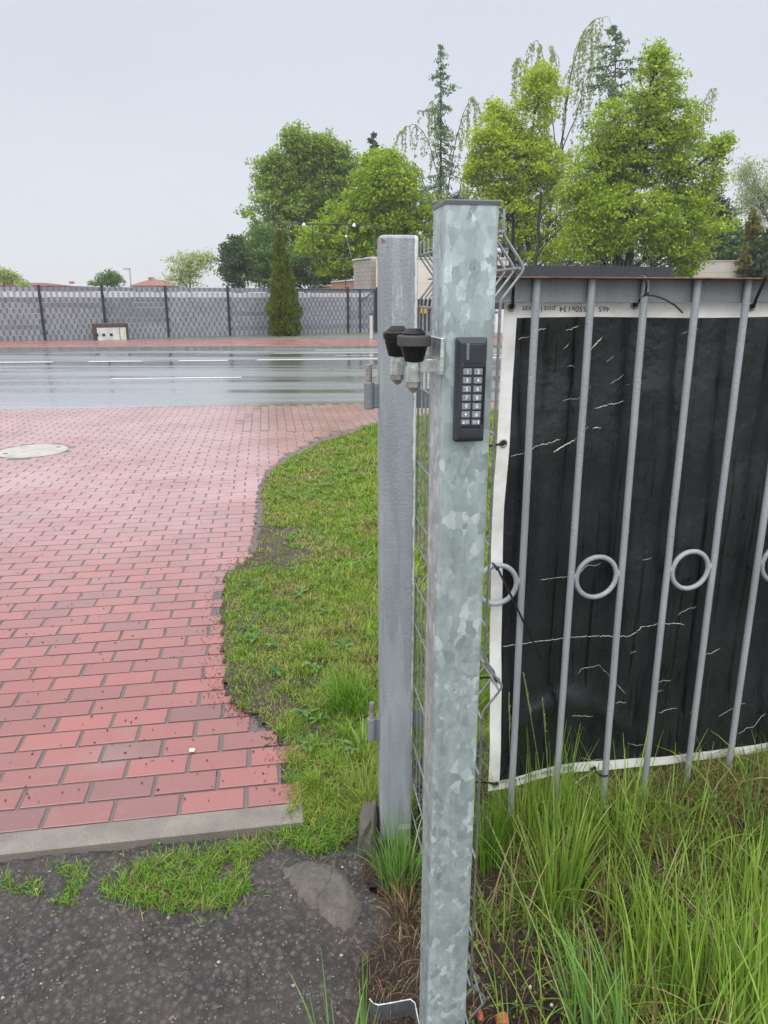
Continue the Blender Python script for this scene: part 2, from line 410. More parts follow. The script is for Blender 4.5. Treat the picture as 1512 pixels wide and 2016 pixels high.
# gravelly verge up to the slatted fence
def verge_mat():
    m = Mat('wet gravel verge', rough=0.45)
    col = m.ramp(m.noise(1.2, 7), [(0.3, (0.10, 0.095, 0.075)), (0.55, (0.17, 0.15, 0.125)), (0.75, (0.085, 0.1, 0.045))])
    m.base(m.mix(m.ramp(m.noise(60, 3), [(0.4, 0.5), (0.6, 0)]), col, (0.06, 0.055, 0.045))); m.bump(m.noise(60, 4), 0.5, 0.02)
    m.rough(m.ramp(m.noise(0.9, 3, scale=(0.4, 1, 1)), [(0.35, 0.15), (0.65, 0.6)])); return m.m
vb = MB(); vb.add([(XL, road_far(XL) + 3.9, 0.03), (XR, road_far(XR) + 3.9, 0.03), (XR, 75, 0.03), (XL, 75, 0.03)], [(0, 1, 2, 3)])
tag(vb.build('far_verge', verge_mat()), kind='structure')

# near paving: real bricks
edge_px = [(553, 1575), (553, 1480), (545, 1455), (497, 1408), (450, 1390), (436, 1330), (432, 1200), (442, 1130), (500, 1090), (512, 1030), (514, 960), (530, 930), (570, 900), (640, 868), (740, 838)]
EDGE = [G(*p) for p in edge_px] + [Vector((0.6, 10.1, 0)), Vector((2.5, 10.75, 0)), Vector((9, 11.55, 0))]
pave_poly = [(-9.0, S0.y - math.tan(A9) * 8.66)] + [(S0.x, S0.y)] + [(e.x, e.y) for e in EDGE] + [(9, road_near(9)), (-9, road_near(-9))]
inp = inpoly(pave_poly)
MH = G(64, 888); MR = 0.36
def brick_mat():
    m = Mat('wet red paving brick', rough=0.3, spec=0.5)
    col = m.ramp(m.isl(), [(0.0, (0.14, 0.042, 0.036)), (0.15, (0.195, 0.048, 0.039)), (0.6, (0.235, 0.055, 0.043)), (1.0, (0.28, 0.066, 0.05))])
    big = m.ramp(m.noise(0.9, 4), [(0.3, (0.82, 0.84, 0.86)), (0.7, (1.08, 1.04, 1.0))]); col = m.mix(1.0, col, big, 'MULTIPLY')
    col = m.mix(m.ramp(m.noise(420, 3), [(0.38, 0.45), (0.55, 0.0)]), col, (0.20, 0.055, 0.048))
    v = m.vor(330); col = m.mix(m.ramp(v.outputs['Distance'], [(0.13, 0.7), (0.2, 0.0)]), col, (0.5, 0.28, 0.24))
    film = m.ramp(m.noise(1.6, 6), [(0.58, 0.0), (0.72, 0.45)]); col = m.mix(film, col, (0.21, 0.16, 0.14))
    # wet sky sheen painted into the colour of the farther bricks, in blotches
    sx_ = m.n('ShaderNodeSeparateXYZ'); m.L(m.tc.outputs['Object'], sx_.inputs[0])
    far_sheen = m.math('MULTIPLY', m.ramp(m.math('MULTIPLY', sx_.outputs[1], 0.1), [(0.28, 0.0), (0.6, 1.0), (1.0, 0.85)]), m.ramp(m.noise(1.3, 5), [(0.3, 0.3), (0.62, 0.78)]))
    col = m.mix(far_sheen, col, (0.44, 0.26, 0.25))
    m.base(col); m.rough(m.ramp(m.noise(5, 5), [(0.3, 0.25), (0.7, 0.45)])); m.b.inputs['IOR'].default_value = 1.45
    m.b.inputs['Coat Weight'].default_value = 0.9; m.b.inputs['Coat IOR'].default_value = 1.55; m.L(m.ramp(m.noise(1.1, 4), [(0.3, 0.12), (0.7, 0.26)]), m.b.inputs['Coat Roughness'])
    m.bump(m.mix(0.4, m.noise(500, 3), m.noise(90, 3)), 0.25, 0.002)
    return m.m
PR = random.Random(3)
def pave():
    mb = MB()
    rp, lp = 0.1105, 0.2125
    nrow = int(10.6 / rp) + 4
    def brick(c, ax, ay, L2, W2):
        tz = PR.uniform(-0.001, 0.001); tx = PR.uniform(-.002, .002); ty = PR.uniform(-.002, .002)
        v = []
        for hx, hy, z in ((L2, W2, -0.03), (L2, W2, -0.0018), (L2 - .0028, W2 - .0028, 0.0)):
            for i, j in ((-1, -1), (1, -1), (1, 1), (-1, 1)):
                p = c + ax * hx * i + ay * hy * j; v.append((p.x, p.y, z + tz + tx * i * hx * 3 + ty * j * hy * 3))
        f = [(8, 9, 10, 11)]
        for k in (0, 4):
            for i in range(4): j = (i + 1) % 4; f.append((k + i, k + j, k + 4 + j, k + 4 + i))
        mb.add(v, f)
    def rotated(p): return p.x > -1.9 and p.y > 9.0 + (p.x + 1.9) * -0.05 and p.y > 8.0
    for r in range(nrow):
        sh = (0.5 if r % 2 else 0.0) + PR.uniform(-.03, .03)
        for k in range(-48, 48):
            L2, W2 = 0.1, 0.05
            c = S0 + SU * ((k + sh) * lp + PR.uniform(-.0015, .0015)) + SV * (0.056 + r * rp)
            if (c - MH).length < MR + 0.05 or rotated(c): continue
            if c.x < -9 or c.y > road_near(c.x) - 0.05: continue
            ins = [inp(*(c + SU * d)[:2]) for d in (-0.07, 0.0, 0.07)]
            if all(ins): brick(c, SU, SV, L2, W2)
            elif any(ins): brick(c, SU, SV, L2, W2) if ins[1] else brick(c - SU * 0.05, SU, SV, 0.05, W2)
    for r in range(-20, 100):
        for k in range(0, 26):
            c = Vector((-2.1, 8.6, 0)) + SU * (r * rp) + SV * ((k + (0.5 if r % 2 else 0)) * lp * 1.0 - 0.6)
            if not rotated(c) or not inp(c.x, c.y) or c.y > road_near(c.x) - 0.1: continue
            brick(c, SV, SU, 0.1, 0.05)
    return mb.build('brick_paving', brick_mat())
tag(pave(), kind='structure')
jm = Mat('dark joint sand', rough=0.5); jm.b.inputs['Coat Weight'].default_value = 0.9; jm.b.inputs['Coat IOR'].default_value = 1.5; jm.b.inputs['Coat Roughness'].default_value = 0.2; jm.base(jm.ramp(jm.noise(200, 4), [(0.3, (0.03, 0.02, 0.017)), (0.7, (0.10, 0.075, 0.062))])); jm.bump(jm.noise(300, 3), 0.2, 0.002)
sheet('paving_bed', pave_poly, -0.0045, jm.m)
# concrete edging strip
mb = MB()
def eseg(u0, u1):
    c = S0 + SU * ((u0 + u1) / 2) + SV * (-0.052)
    mb.box((c.x, c.y, -0.03), ((u1 - u0) / 2, 0.047, 0.035), (SU, SV, Vector((0, 0, 1))), ch=0.004)
eseg(-0.86, 0.075); x = -0.868
while x > -9: eseg(x - 0.99, x); x -= 1.0
tag(mb.build('edging_strip', M['strip']), kind='structure')

# tarmac in the foreground
def tarmac_mat():
    m = Mat('wet old tarmac', rough=0.4, spec=0.5)
    dn = m.noise(40, 3)
    v = m.vor(60); v2 = m.vor(120)
    s = m.n('ShaderNodeSeparateColor'); m.L(v.outputs['Color'], s.inputs[0])
    s2 = m.n('ShaderNodeSeparateColor'); m.L(v2.outputs['Color'], s2.inputs[0])
    col = m.ramp(s.outputs[0], [(0.0, (0.065, 0.055, 0.051)), (0.5, (0.11, 0.094, 0.087)), (0.9, (0.15, 0.128, 0.117)), (0.97, (0.18, 0.155, 0.14))])
    col = m.mix(m.ramp(v.outputs['Distance'], [(0.3, 0.0), (0.55, 0.7)]), col, (0.035, 0.03, 0.028))
    pal = m.math('MULTIPLY', m.ramp(s2.outputs[1], [(0.975, 0.0), (0.98, 1.0)]), m.ramp(v2.outputs['Distance'], [(0.3, 1.0), (0.42, 0.0)]))
    col = m.mix(pal, col, (0.30, 0.25, 0.205))
    col = m.mix(m.ramp(m.noise(3, 4), [(0.42, 0.0), (0.7, 0.65)]), col, (0.12, 0.10, 0.088))
    m.base(col); m.rough(m.ramp(m.noise(8, 4), [(0.3, 0.28), (0.7, 0.6)]))
    h = m.math('ADD', m.math('MULTIPLY', m.ramp(v.outputs['Distance'], [(0.0, 1.0), (0.6, 0.0)]), 0.3), m.math('MULTIPLY', m.noise(75, 8, rough=0.75), 1.5))
    m.bump(h, 1.0, 0.011); return m.m
def tz(x, y):
    n_ = mnoise.fractal(Vector((x * 3.0, y * 3.0, 1.3)), 1.0, 2.0, 5)
    n2 = mnoise.fractal(Vector((x * 30.0, y * 30.0, 3.3)), 1.0, 2.0, 3)
    n3 = mnoise.noise(Vector((x * 75.0, y * 75.0, 5.3)))
    return -0.022 + 0.010 * n_ + 0.007 * n2 + 0.004 * abs(n3)
def tin(x, y): return y < 1.925 + (x + 0.344) * math.tan(A9) and x < 0.02 + 0.04 * math.sin(y * 21) + 0.03 * math.sin(y * 47 + 1)
grid_sheet('tarmac', -2.2, 0.1, 0.7, 2.0, 0.0085, tz, tarmac_mat(), tin)
def soil_mat(name='dark brown soil', g=1.15):
    m = Mat(name, rough=0.7)
    col = m.ramp(m.noise(6, 8, rough=0.7), [(0.25, (0.018 * g, 0.012 * g, 0.009 * g)), (0.5, (0.045 * g, 0.03 * g, 0.022 * g)), (0.75, (0.085 * g, 0.062 * g, 0.045 * g))])
    v = m.vor(140); s = m.n('ShaderNodeSeparateColor'); m.L(v.outputs['Color'], s.inputs[0])
    col = m.mix(m.math('MULTIPLY', m.ramp(s.outputs[0], [(0.94, 0), (0.95, 1)]), m.ramp(v.outputs['Distance'], [(0.25, 1), (0.35, 0)])), col, (0.3, 0.25, 0.2))
    m.base(col); m.bump(m.noise(110, 8, rough=0.8), 1.0, 0.02); return m.m
M['soil'] = soil_mat(); M['lawnsoil'] = soil_mat('grey brown lawn soil', 2.0)
M['grit'] = mat_plain('brown grit', (0.12, 0.092, 0.072), 0.7, var=0.6, nscale=50)
# height of the soil on the right and of the lawn
def mound(x, y):
    def ss(a_, b_, t): t = min(1, max(0, (t - a_) / (b_ - a_))); return t * t * (3 - 2 * t)
    return (0.17 * ss(1.35, 1.92, y) * ss(0.17, 0.36, x) + 0.06 * ss(1.6, 1.9, y) * ss(0.75, 1.05, x)) * (1 - ss(2.15, 2.5, y + 0.1 * x))
def soil_z(x, y):
    n_ = mnoise.fractal(Vector((x * 4.0, y * 4.0, 7.1)), 1.0, 2.0, 5)
    n2 = mnoise.fractal(Vector((x * 25.0, y * 25.0, 2.1)), 1.0, 2.0, 3)
    e = 1.0
    return -0.012 + 0.012 * n_ + 0.005 * n2 + mound(x, y)
lawn_poly = [(S0.x + 0.02, S0.y - 0.11), (0.35, 1.85), (0.35, -0.6), (6.5, -0.6), (9, 5), (9, 11.3)] + [(e.x, e.y) for e in EDGE[::-1]][1:]
inl = inpoly(lawn_poly)
grid_sheet('near_soil', -0.36, 2.6, -0.4, 3.0, 0.02, lambda x, y: soil_z(x, y) if y < 2.7 else soil_z(x, y), M['soil'], lambda x, y: (x > -0.02 + 0.05 * math.sin(y * 17) or y > 1.9 + (x + 0.344) * math.tan(A9)) and (inl(x, y) or y < 2.02 and x > -0.02 + 0.05 * math.sin(y * 17) - 0.02))
def lawn_z(x, y):
    return 0.007 + 0.009 * mnoise.fractal(Vector((x * 3.0, y * 3.0, 7.1)), 1.0, 2.0, 4) + 0.004 * mnoise.noise(Vector((x * 22, y * 22, 1)))
grid_sheet('lawn_soil', -1.3, 3.2, 2.0, 11.6, 0.035, lambda x, y: lawn_z(x, y) - (0.03 if (y < 3.0 and x > -0.36) else 0.0), M['lawnsoil'], lambda x, y: inl(x, y) and inl(x - 0.03 * (0.4 + mnoise.noise(Vector((x * 20, y * 20, 2)))), y))
tag(sheet('side_soil', [(3.1, 2.0), (9, 5), (9, 11.3), (3.1, 10.8)], 0.0, M['soil']), kind='structure')
mb = MB(); ee = [(e.x, e.y) for e in EDGE[:14]]; n_ = len(ee)
mb.add([(a - .02, b, -0.0075) for a, b in ee] + [(a + .3, b, -0.0075) for a, b in ee], [(i, i + n_, i + n_ + 1, i + 1) for i in range(n_ - 1)]); tag(mb.build('edge_soil', M['lawnsoil']), kind='structure')
# gritty dirt washed over the brick edge
gm = Mat('washed grey grit', rough=0.55); gm.base(gm.ramp(gm.noise(120, 5), [(0.3, (0.06, 0.042, 0.036)), (0.7, (0.16, 0.12, 0.10))])); gm.bump(gm.noise(200, 4), 0.7, 0.004)
mb = MB(); q = [(e.x, e.y) for e in EDGE]
L_, R_ = [], []
for i in range(8, len(q) - 1):
    n_sub = max(2, int((Vector(q[i + 1]) - Vector(q[i])).length / 0.015))
    for k in range(n_sub):
        t = k / n_sub; p = Vector(q[i]).lerp(Vector(q[i + 1]), t); d = (Vector(q[i + 1]) - Vector(q[i])).normalized(); nn_ = Vector((-d.y, d.x))
        ex = smp([(2, .004), (3.5, .012), (4.1, .06), (5.1, .04), (6.2, .03), (7, .06), (8.3, .15), (10, .2)], p.y) * (0.25 + 1.1 * abs(mnoise.noise(Vector((p.x * 9, p.y * 9, 0)))) + 1.3 * abs(mnoise.noise(Vector((p.x * 45, p.y * 45, 3)))))
        L_.append((p.x + nn_.x * ex, p.y + nn_.y * ex, 0.0065)); R_.append((p.x - nn_.x * 0.03, p.y - nn_.y * 0.03, 0.0065))
n_ = len(L_); mb.add(L_ + R_, [(i, i + n_, i + n_ + 1, i + 1) for i in range(n_ - 1)])
tag(mb.build('edge_grit', gm.m), kind='structure')
mb = MB(); mb.lathe([(MR, -0.03), (MR, 0.004), (MR - .012, 0.008), (0.001, 0.009)], (MH.x, MH.y, 0), n=48)
for a in (40, 220): mb.box((MH.x + 0.27 * math.cos(math.radians(a)), MH.y + 0.27 * math.sin(math.radians(a)), 0.008), (0.022, 0.012, 0.003), mi=1)
o = mb.build('manhole_cover', [M['manhole'], M['rubber']]); tag(o, 'round pale concrete manhole cover set in the red brick paving', 'manhole cover')

# ------------------------------------------------------------------ blades of grass
def blades(name, roots, h, wd, lean, az, mats, mi=None, seg=3, curl=1.0, parent=None, kind='stuff', tipw=0.15):
    """roots (n,3); h, wd, lean (radians), az arrays. each blade a bent tapering strip"""
    n = len(roots); ts = np.linspace(0, 1, seg + 1)
    dx = np.stack([np.cos(az), np.sin(az), np.zeros(n)], -1)
    tw = NR.uniform(-0.9, 0.9, n); sx = np.stack([-np.sin(az + tw), np.cos(az + tw), np.zeros(n)], -1)
    V = []
    ang0 = lean * 0.3
    p = np.array(roots, dtype=float); pts = [p.copy()]
    for k in range(seg):
        a = ang0 + lean * curl * (k + 0.5) / seg * 1.4
        p = p + (np.sin(a)[:, None] * dx + np.cos(a)[:, None] * np.array((0, 0, 1.0))) * (h / seg)[:, None]
        pts.append(p.copy())
    for k, t in enumerate(ts):
        ww = wd * (1 - (1 - tipw) * t ** 1.6) * 0.5
        V.append(pts[k] - sx * ww[:, None]); V.append(pts[k] + sx * ww[:, None])
    V = np.stack(V, 1)        # n, 2*(seg+1), 3
    m2 = 2 * (seg + 1); base = np.arange(n)[:, None] * m2
    Q = np.concatenate([base + np.array([2 * k, 2 * k + 1, 2 * k + 3, 2 * k + 2]) for k in range(seg)], 1).reshape(-1, 4)
    mi_ = None if mi is None else np.repeat(mi, seg)
    o = np_mesh(name, V.reshape(-1, 3), Q, mats, parent=parent, mi=mi_, smooth=True)
    if kind: tag(o, kind=kind)
    return o
G1 = leafmat('short lawn green', [(0.0, (0.073, 0.160, 0.018)), (0.4, (0.183, 0.308, 0.028)), (0.75, (0.305, 0.433, 0.055)), (1.0, (0.438, 0.513, 0.123))], 0.3, 1.3, tint=(0.365, 0.376, 0.062), namt=0.35)
G2 = leafmat('tall grass green', [(0.0, (0.121, 0.239, 0.030)), (0.5, (0.241, 0.392, 0.054)), (1.0, (0.398, 0.544, 0.106))], 0.4, 2.0, rough=0.3, spec=0.5, namt=0.2, tint=(0.386, 0.456, 0.091))
GB = leafmat('blue green grass', [(0.0, (0.084, 0.196, 0.039)), (0.5, (0.156, 0.310, 0.066)), (1.0, (0.252, 0.437, 0.110))], 0.35, 2.0, rough=0.3, spec=0.5, namt=0.15, tint=(0.288, 0.414, 0.088))
GD = leafmat('dark turf green', [(0.0, (0.062, 0.155, 0.013)), (0.5, (0.123, 0.265, 0.022)), (1.0, (0.222, 0.375, 0.044))], 0.3, 3.0, namt=0.15, tint=(0.247, 0.331, 0.033))
DRY = leafmat('dry straw', [(0.0, (0.10, 0.062, 0.03)), (0.4, (0.2, 0.13, 0.065)), (0.8, (0.34, 0.24, 0.12)), (1.0, (0.5, 0.40, 0.22))], 0.15, 3.0, namt=0.2, tint=(0.13, 0.08, 0.045))
BRN = leafmat('brown thatch', [(0.0, (0.03, 0.017, 0.011)), (0.5, (0.085, 0.045, 0.027)), (0.85, (0.17, 0.10, 0.06)), (1.0, (0.32, 0.22, 0.13))], 0.05, 5.0, namt=0.2, tint=(0.06, 0.035, 0.022))
YEL = leafmat('yellow green grass', [(0.0, (0.20, 0.26, 0.03)), (1.0, (0.40, 0.40, 0.08))], 0.4, 3.0)

# lawn: denser near the camera
def lawn():
    n = 640000
    y = 1.95 + 9.4 * NR.random(n) ** 1.9; x = NR.uniform(-1.2, 2.4, n)
    keep = np.zeros(n, bool); hh = np.zeros(n)
    xi = np.clip(x, -1.2, 3.19)
    for i in range(n):
        a, b = x[i], y[i]
        if a > 0.35 + 0.25 * (b - 1.95) and NR.random() > 0.22: continue
        if not inl(a, b) or not inl(a - 0.02, b): continue
        if a > 0.1 and b < 2.3: continue
        q_ = mnoise.noise(Vector((a * 2.2, b * 2.2, 0.0))) + 0.45 * mnoise.noise(Vector((a * 9, b * 9, 4.0)))
        # bare patches near the brick edge
        de = min((Vector((a, b)) - Vector(e)).length for e in q[:14]) if b < 9.3 else 0.5
        bare = 0.0
        if de < 0.05: bare = 0.6 * (1 - de / 0.05)
        if abs(b - 4.6 + 0.3 * q_) < 0.42 and a < -0.52 + 0.3 * q_: bare = 0.82
        if a < -0.33 + 0.5 * q_ and abs(b - 2.68 - 0.3 * q_) < 0.10 + 0.15 * q_: bare = 0.7
        if q_ < -0.5: bare = max(bare, 0.4)
        if b < 2.1 + 0.3 * a + 0.1 and abs(q_) < 0.18: bare = max(bare, 0.75)
        if NR.random() < bare: continue
        keep[i] = True; hh[i] = q_
    x, y, hh = x[keep], y[keep], hh[keep]; n = len(x)
    z = np.array([lawn_z(a, b) if (b > 3 or a < -0.36) else soil_z(a, b) for a, b in zip(x, y)]) - 0.004
    pt_ = np.array([mnoise.noise(Vector((a * 3.5, b * 3.5, 31.0))) for a, b in zip(x, y)]); tf_ = np.array([max(0, mnoise.noise(Vector((a * 13, b * 13, 41.0)))) for a, b in zip(x, y)])
    right = np.clip((x + 0.5) / 0.6, 0, 1)
    h = (0.026 + 0.036 * NR.random(n) + 0.03 * np.clip(hh, 0, 1)) * (0.55 + 0.7 * right) * (0.75 + 2.2 * tf_)
    wd = (0.0026 + 0.0028 * NR.random(n)) * np.clip(y / 3.0, 0.8, 2.6)
    lean = NR.uniform(0.3, 1.55, n); az = NR.uniform(0, 2 * math.pi, n)
    mi = np.where(NR.random(n) < 0.09 + 0.08 * (1 - right) + 0.7 * np.clip(pt_ - 0.12, 0, .4), 1, 0); mi[(NR.random(n) < 0.25 - 0.9 * pt_)] = 2; mi[(mi != 1) & (pt_ > .25) & (NR.random(n) < .35)] = 3
    o = blades('lawn_grass', np.stack([x, y, z], -1), h, wd, lean, az, [G1, DRY, GD, YEL], mi, seg=2, kind='stuff')
    return o
lawn()

def tuft(name, c, n, r, h0, h1, wd, mats, label=None, lean=(0.1, 0.9), dry=0.1, az0=None, spread=1.0, zf=None, group=None, cat='grass tuft', kind=None, seg=5, curl=1.0):
    a = NR.uniform(0, 2 * math.pi, n); rr = r * np.sqrt(NR.random(n))
    x = c[0] + rr * np.cos(a); y = c[1] + rr * np.sin(a)
    zf = zf or soil_z
    z = np.array([zf(p, q_) for p, q_ in zip(x, y)]) - 0.005
    az = a + NR.normal(0, 0.5, n) if az0 is None else az0 + NR.normal(0, spread, n)
    ln = NR.uniform(lean[0], lean[1], n) * (0.4 + 0.6 * rr / r)
    mi = np.where(NR.random(n) < dry, 1, 0)
    h = NR.uniform(h0, h1, n); h[mi == 1] *= 0.6; ln[mi == 1] *= 1.5
    o = blades(name, np.stack([x, y, z], -1), h, NR.uniform(0.6, 1.25, n) * wd, ln, az, mats, mi, seg=seg, kind=None, curl=curl)
    tag(o, label, cat if label else None, group, kind)
    return o
def rosettes():
    V = []; Q = []
    for i in range(110):
        y = 2.3 + 6.0 * RND.random() ** 1.6; x = RND.uniform(-1.05, 0.35)
        if not inl(x, y) or not inl(x - .08, y): continue
        for k in range(RND.randint(6, 11)):
            a_ = RND.uniform(0, 6.28); L = RND.uniform(.025, .065); w_ = L * RND.uniform(.10, .17); r_ = RND.uniform(.15, .7); z = lawn_z(x, y) if (y > 3 or x < -0.36) else soil_z(x, y); b0 = len(V)
            for t_, ww, zz in ((0, .2, 0), (.35, .8, .6), (.7, 1, .8), (1, .15, .55)):
                cx, cy = x + math.cos(a_) * L * t_, y + math.sin(a_) * L * t_
                V += [(cx - math.sin(a_) * w_ * ww, cy + math.cos(a_) * w_ * ww, z + .012 + L * r_ * zz), (cx + math.sin(a_) * w_ * ww, cy - math.cos(a_) * w_ * ww, z + .012 + L * r_ * zz)]
            Q += [(b0 + 2 * k2, b0 + 2 * k2 + 1, b0 + 2 * k2 + 3, b0 + 2 * k2 + 2) for k2 in range(3)]
    o = np_mesh('lawn_weeds', np.array(V), np.array(Q), leafmat('broad weed leaves', [(0, (0.05, 0.13, 0.025)), (1, (0.13, 0.26, 0.05))], 0.3, 4.0, namt=0.1), smooth=True); tag(o, 'flat rosettes of broad leaved weeds in the lawn', 'weeds', kind='stuff')
rosettes()
def crumbs():
    mb = MB(); pts_ = [(e.x, e.y) for e in EDGE[:13]]
    for i in range(2400):
        k = RND.randrange(len(pts_) - 1) if RND.random() < .6 else RND.randrange(4, 8); t_ = RND.random(); px_ = pts_[k][0] * (1 - t_) + pts_[k + 1][0] * t_; py_ = pts_[k][1] * (1 - t_) + pts_[k + 1][1] * t_
        sg = .035 if not 4 <= k < 9 else .07; x = px_ + RND.gauss(0.01, sg); y = py_ + RND.gauss(0, sg); s_ = RND.uniform(.0008, .0032); a_ = RND.uniform(0, 3)
        if y < 2.03 + (x + .344) * .158: continue
        if RND.random() < .3: x = RND.uniform(-.95, .1); y = RND.uniform(2.1, 5.2)
        if not inl(x - .1, y) and not inl(x + .1, y): continue
        mb.box((x, y, 0.003 + s_ * .3 + (max(0, lawn_z(x, y)) if inl(x, y) else 0)), (s_, s_ * .7, s_ * .5), (Vector((math.cos(a_), math.sin(a_), 0)), Vector((-math.sin(a_), math.cos(a_), 0)), UZ), mi=0 if RND.random() < .85 else 1)
    tag(mb.build('soil_crumbs', [M['grit'], M['strip']]), 'dark soil crumbs and grit along the ragged lawn edge', 'soil crumbs', kind='stuff')
crumbs()
# patch on the tarmac beyond the kerb
def on_tar(x, y): return tz(x, y)
def patch(name, poly_px, n, h0, h1, mats, label, dens=None):
    P = [G(*p) for p in poly_px]; f = inpoly(P); xs = [p.x for p in P]; ys = [p.y for p in P]
    pts = []
    while len(pts) < n:
        if RND.random() < .05: p0 = RND.choice(P); a, b = p0.x + RND.gauss(0, .03), p0.y + RND.gauss(0, .025); pts.append((a, b, tz(a, b) - .002)); continue
        a, b = RND.uniform(min(xs), max(xs)), RND.uniform(min(ys), max(ys))
        if f(a, b) and mnoise.noise(Vector((a * 14, b * 14, 2))) > (dens if dens is not None else -0.6): pts.append((a, b, tz(a, b) - 0.002))
    pts = np.array(pts)
    o = blades(name, pts, NR.uniform(h0, h1, n), NR.uniform(0.002, 0.0038, n), NR.uniform(0.5, 1.5, n), NR.uniform(0, 6.28, n), mats, np.where(NR.random(n) < 0.12, 1, 0) + (NR.random(n) < .1) * (1 if len(mats) > 2 else 0), seg=3, kind='stuff')
    return tag(o, label, 'grass patch')
patch('turf_patch', [(250, 1700), (330, 1672), (420, 1655), (512, 1640), (520, 1660), (480, 1700), (490, 1745), (430, 1775), (330, 1782), (260, 1768), (236, 1735)], 3600, 0.02, 0.05, [GD, DRY, G1], 'thick patch of short green grass growing over the tarmac by the kerb', dens=-0.3)
patch('sparse_grass', [(0, 1705), (110, 1690), (200, 1690), (240, 1700), (250, 1760), (120, 1775), (60, 1750), (0, 1745)], 620, 0.012, 0.035, [GD, G1], 'thin straggly grass in the tarmac below the end of the kerb', dens=0.0)
patch('corner_grass', [(540, 1630), (620, 1612), (700, 1590), (712, 1625), (665, 1660), (610, 1668), (565, 1650)], 1500, 0.025, 0.06, [GD, DRY], 'green grass fringe between kerb end and post footing')

# ------------------------------------------------------------------ galvanised post
PA = math.radians(9); PL = Vector((0.0864, 1.1028, 0)); PU = Vector((math.cos(PA), math.sin(PA), 0)); PN = Vector((math.sin(PA), -math.cos(PA), 0)); UZ = Vector((0, 0, 1))
PC = PL + PU * 0.04 - PN * 0.04
ztop = PY(930, 397, 1.11).z
post = empty('galvanised_post', (PC.x, PC.y, -0.05), 'tall square galvanised steel post with mottled zinc spangle and dark end cap', 'gate post')
mb = MB(); ax = (PU, -PN, UZ)
mb.loft([s_rect(0.04, 0.04, 0.0055, -0.1), s_rect(0.04, 0.04, 0.0055, ztop - 0.004)], (PC.x, PC.y, 0), ax)
sh = mb.build('post_shaft', M['galv'], post)
mb = MB(); mb.loft([s_rect(0.0415, 0.0415, 0.0065, ztop - 0.004), s_rect(0.0415, 0.0415, 0.0065, ztop + 0.001), s_rect(0.0395, 0.0395, 0.005, ztop + 0.0028)], (PC.x, PC.y, 0), ax)
mb.build('end_cap', mat_plain('grey plastic cap', (0.075, 0.08, 0.09), 0.4), post)

# ------------------------------------------------------------------ keypad
def onface(px, py, off=0.0):
    p = PP(px, py, PL + PN * off, PN); d = p - PL; return d.dot(PU), p.z
k0 = onface(889, 767); k1 = onface(957, 767, 0.02)
uc = 0.5 * (onface(900, 767)[0] + onface(955, 767, 0.02)[0])
_, zt = onface(925, 664, 0.006); _, zb = onface(925, 868, 0.006)
_uL = onface(893, 767, 0.0)[0]; _uR = onface(955.5, 767, 0.012)[0]; uc = (_uL + _uR) / 2; KW = (_uR - _uL) / 2; KH = (zt - zb) / 2; zc = (zt + zb) / 2
kc = PL + PU * uc + UZ * zc
kp = empty('keypad', kc, 'slim anthracite door entry keypad with two columns of grey keys on the galvanised post', 'keypad')
kax = (PU, UZ, PN)
mb = MB(); KD = 0.021
mb.loft([s_rect(KW - .0015, KH - .002, 0.002, 0.0005), s_rect(KW - .0015, KH - .002, 0.002, 0.002), s_rect(KW, KH, 0.003, 0.0025), s_rect(KW, KH, 0.003, 0.0115), s_rect(KW - .0055, KH - .0075, 0.002, KD)], kc, kax)
mb.build('body', M['kp'], kp)
mb = MB(); ps = PU * 0.0022
def kpan(mb_, u0, u1, z0, z1, h, off, ch=0.0006, mi=0):
    mb_.box(kc + PU * (u0 + u1) / 2 + UZ * ((z0 + z1) / 2 - zc) + PN * (off + h / 2), ((u1 - u0) / 2, (z1 - z0) / 2, h / 2), kax, mi=mi, ch=ch)
a = onface(914, 680, KD); b = onface(952, 716, KD)
kpan(mb, a[0] - uc, b[0] - uc, b[1], zt - 0.009, 0.0012, KD)
mb.build('reader_panel', M['kp2'], kp)
mb = MB(); a = onface(918.5, 676, KD); b = onface(923, 709, KD)
kpan(mb, a[0] - uc, b[0] - uc, b[1], a[1], 0.001, KD + 0.0012); mb.build('light_bar', M['ledbar'], kp)
mb = MB()
def groove(p1, p2, wd=0.0007):
    a_, b_ = onface(*p1, KD), onface(*p2, KD); kpan(mb, min(a_[0], b_[0]) - uc - wd / 2, max(a_[0], b_[0]) - uc + wd / 2, min(a_[1], b_[1]) - wd / 2, max(a_[1], b_[1]) + wd / 2, 0.0004, KD, ch=0)
groove((912, 722.5), (952, 722.5)); groove((952, 723), (950, 835)); groove((905, 841), (946, 841))
mb.build('panel_line', M['rubber'], kp)
mb = MB(); a = onface(906, 845, KD); b = onface(944, 862, KD)
kpan(mb, a[0] - uc, b[0] - uc, b[1], a[1], 0.001, KD)
a = onface(910, 848, KD); b = onface(940, 859, KD); kpan(mb, a[0] - uc, b[0] - uc, b[1], a[1], 0.0006, KD + 0.001, ch=0.0003)
mb.build('cover_flap', M['kp2'], kp)
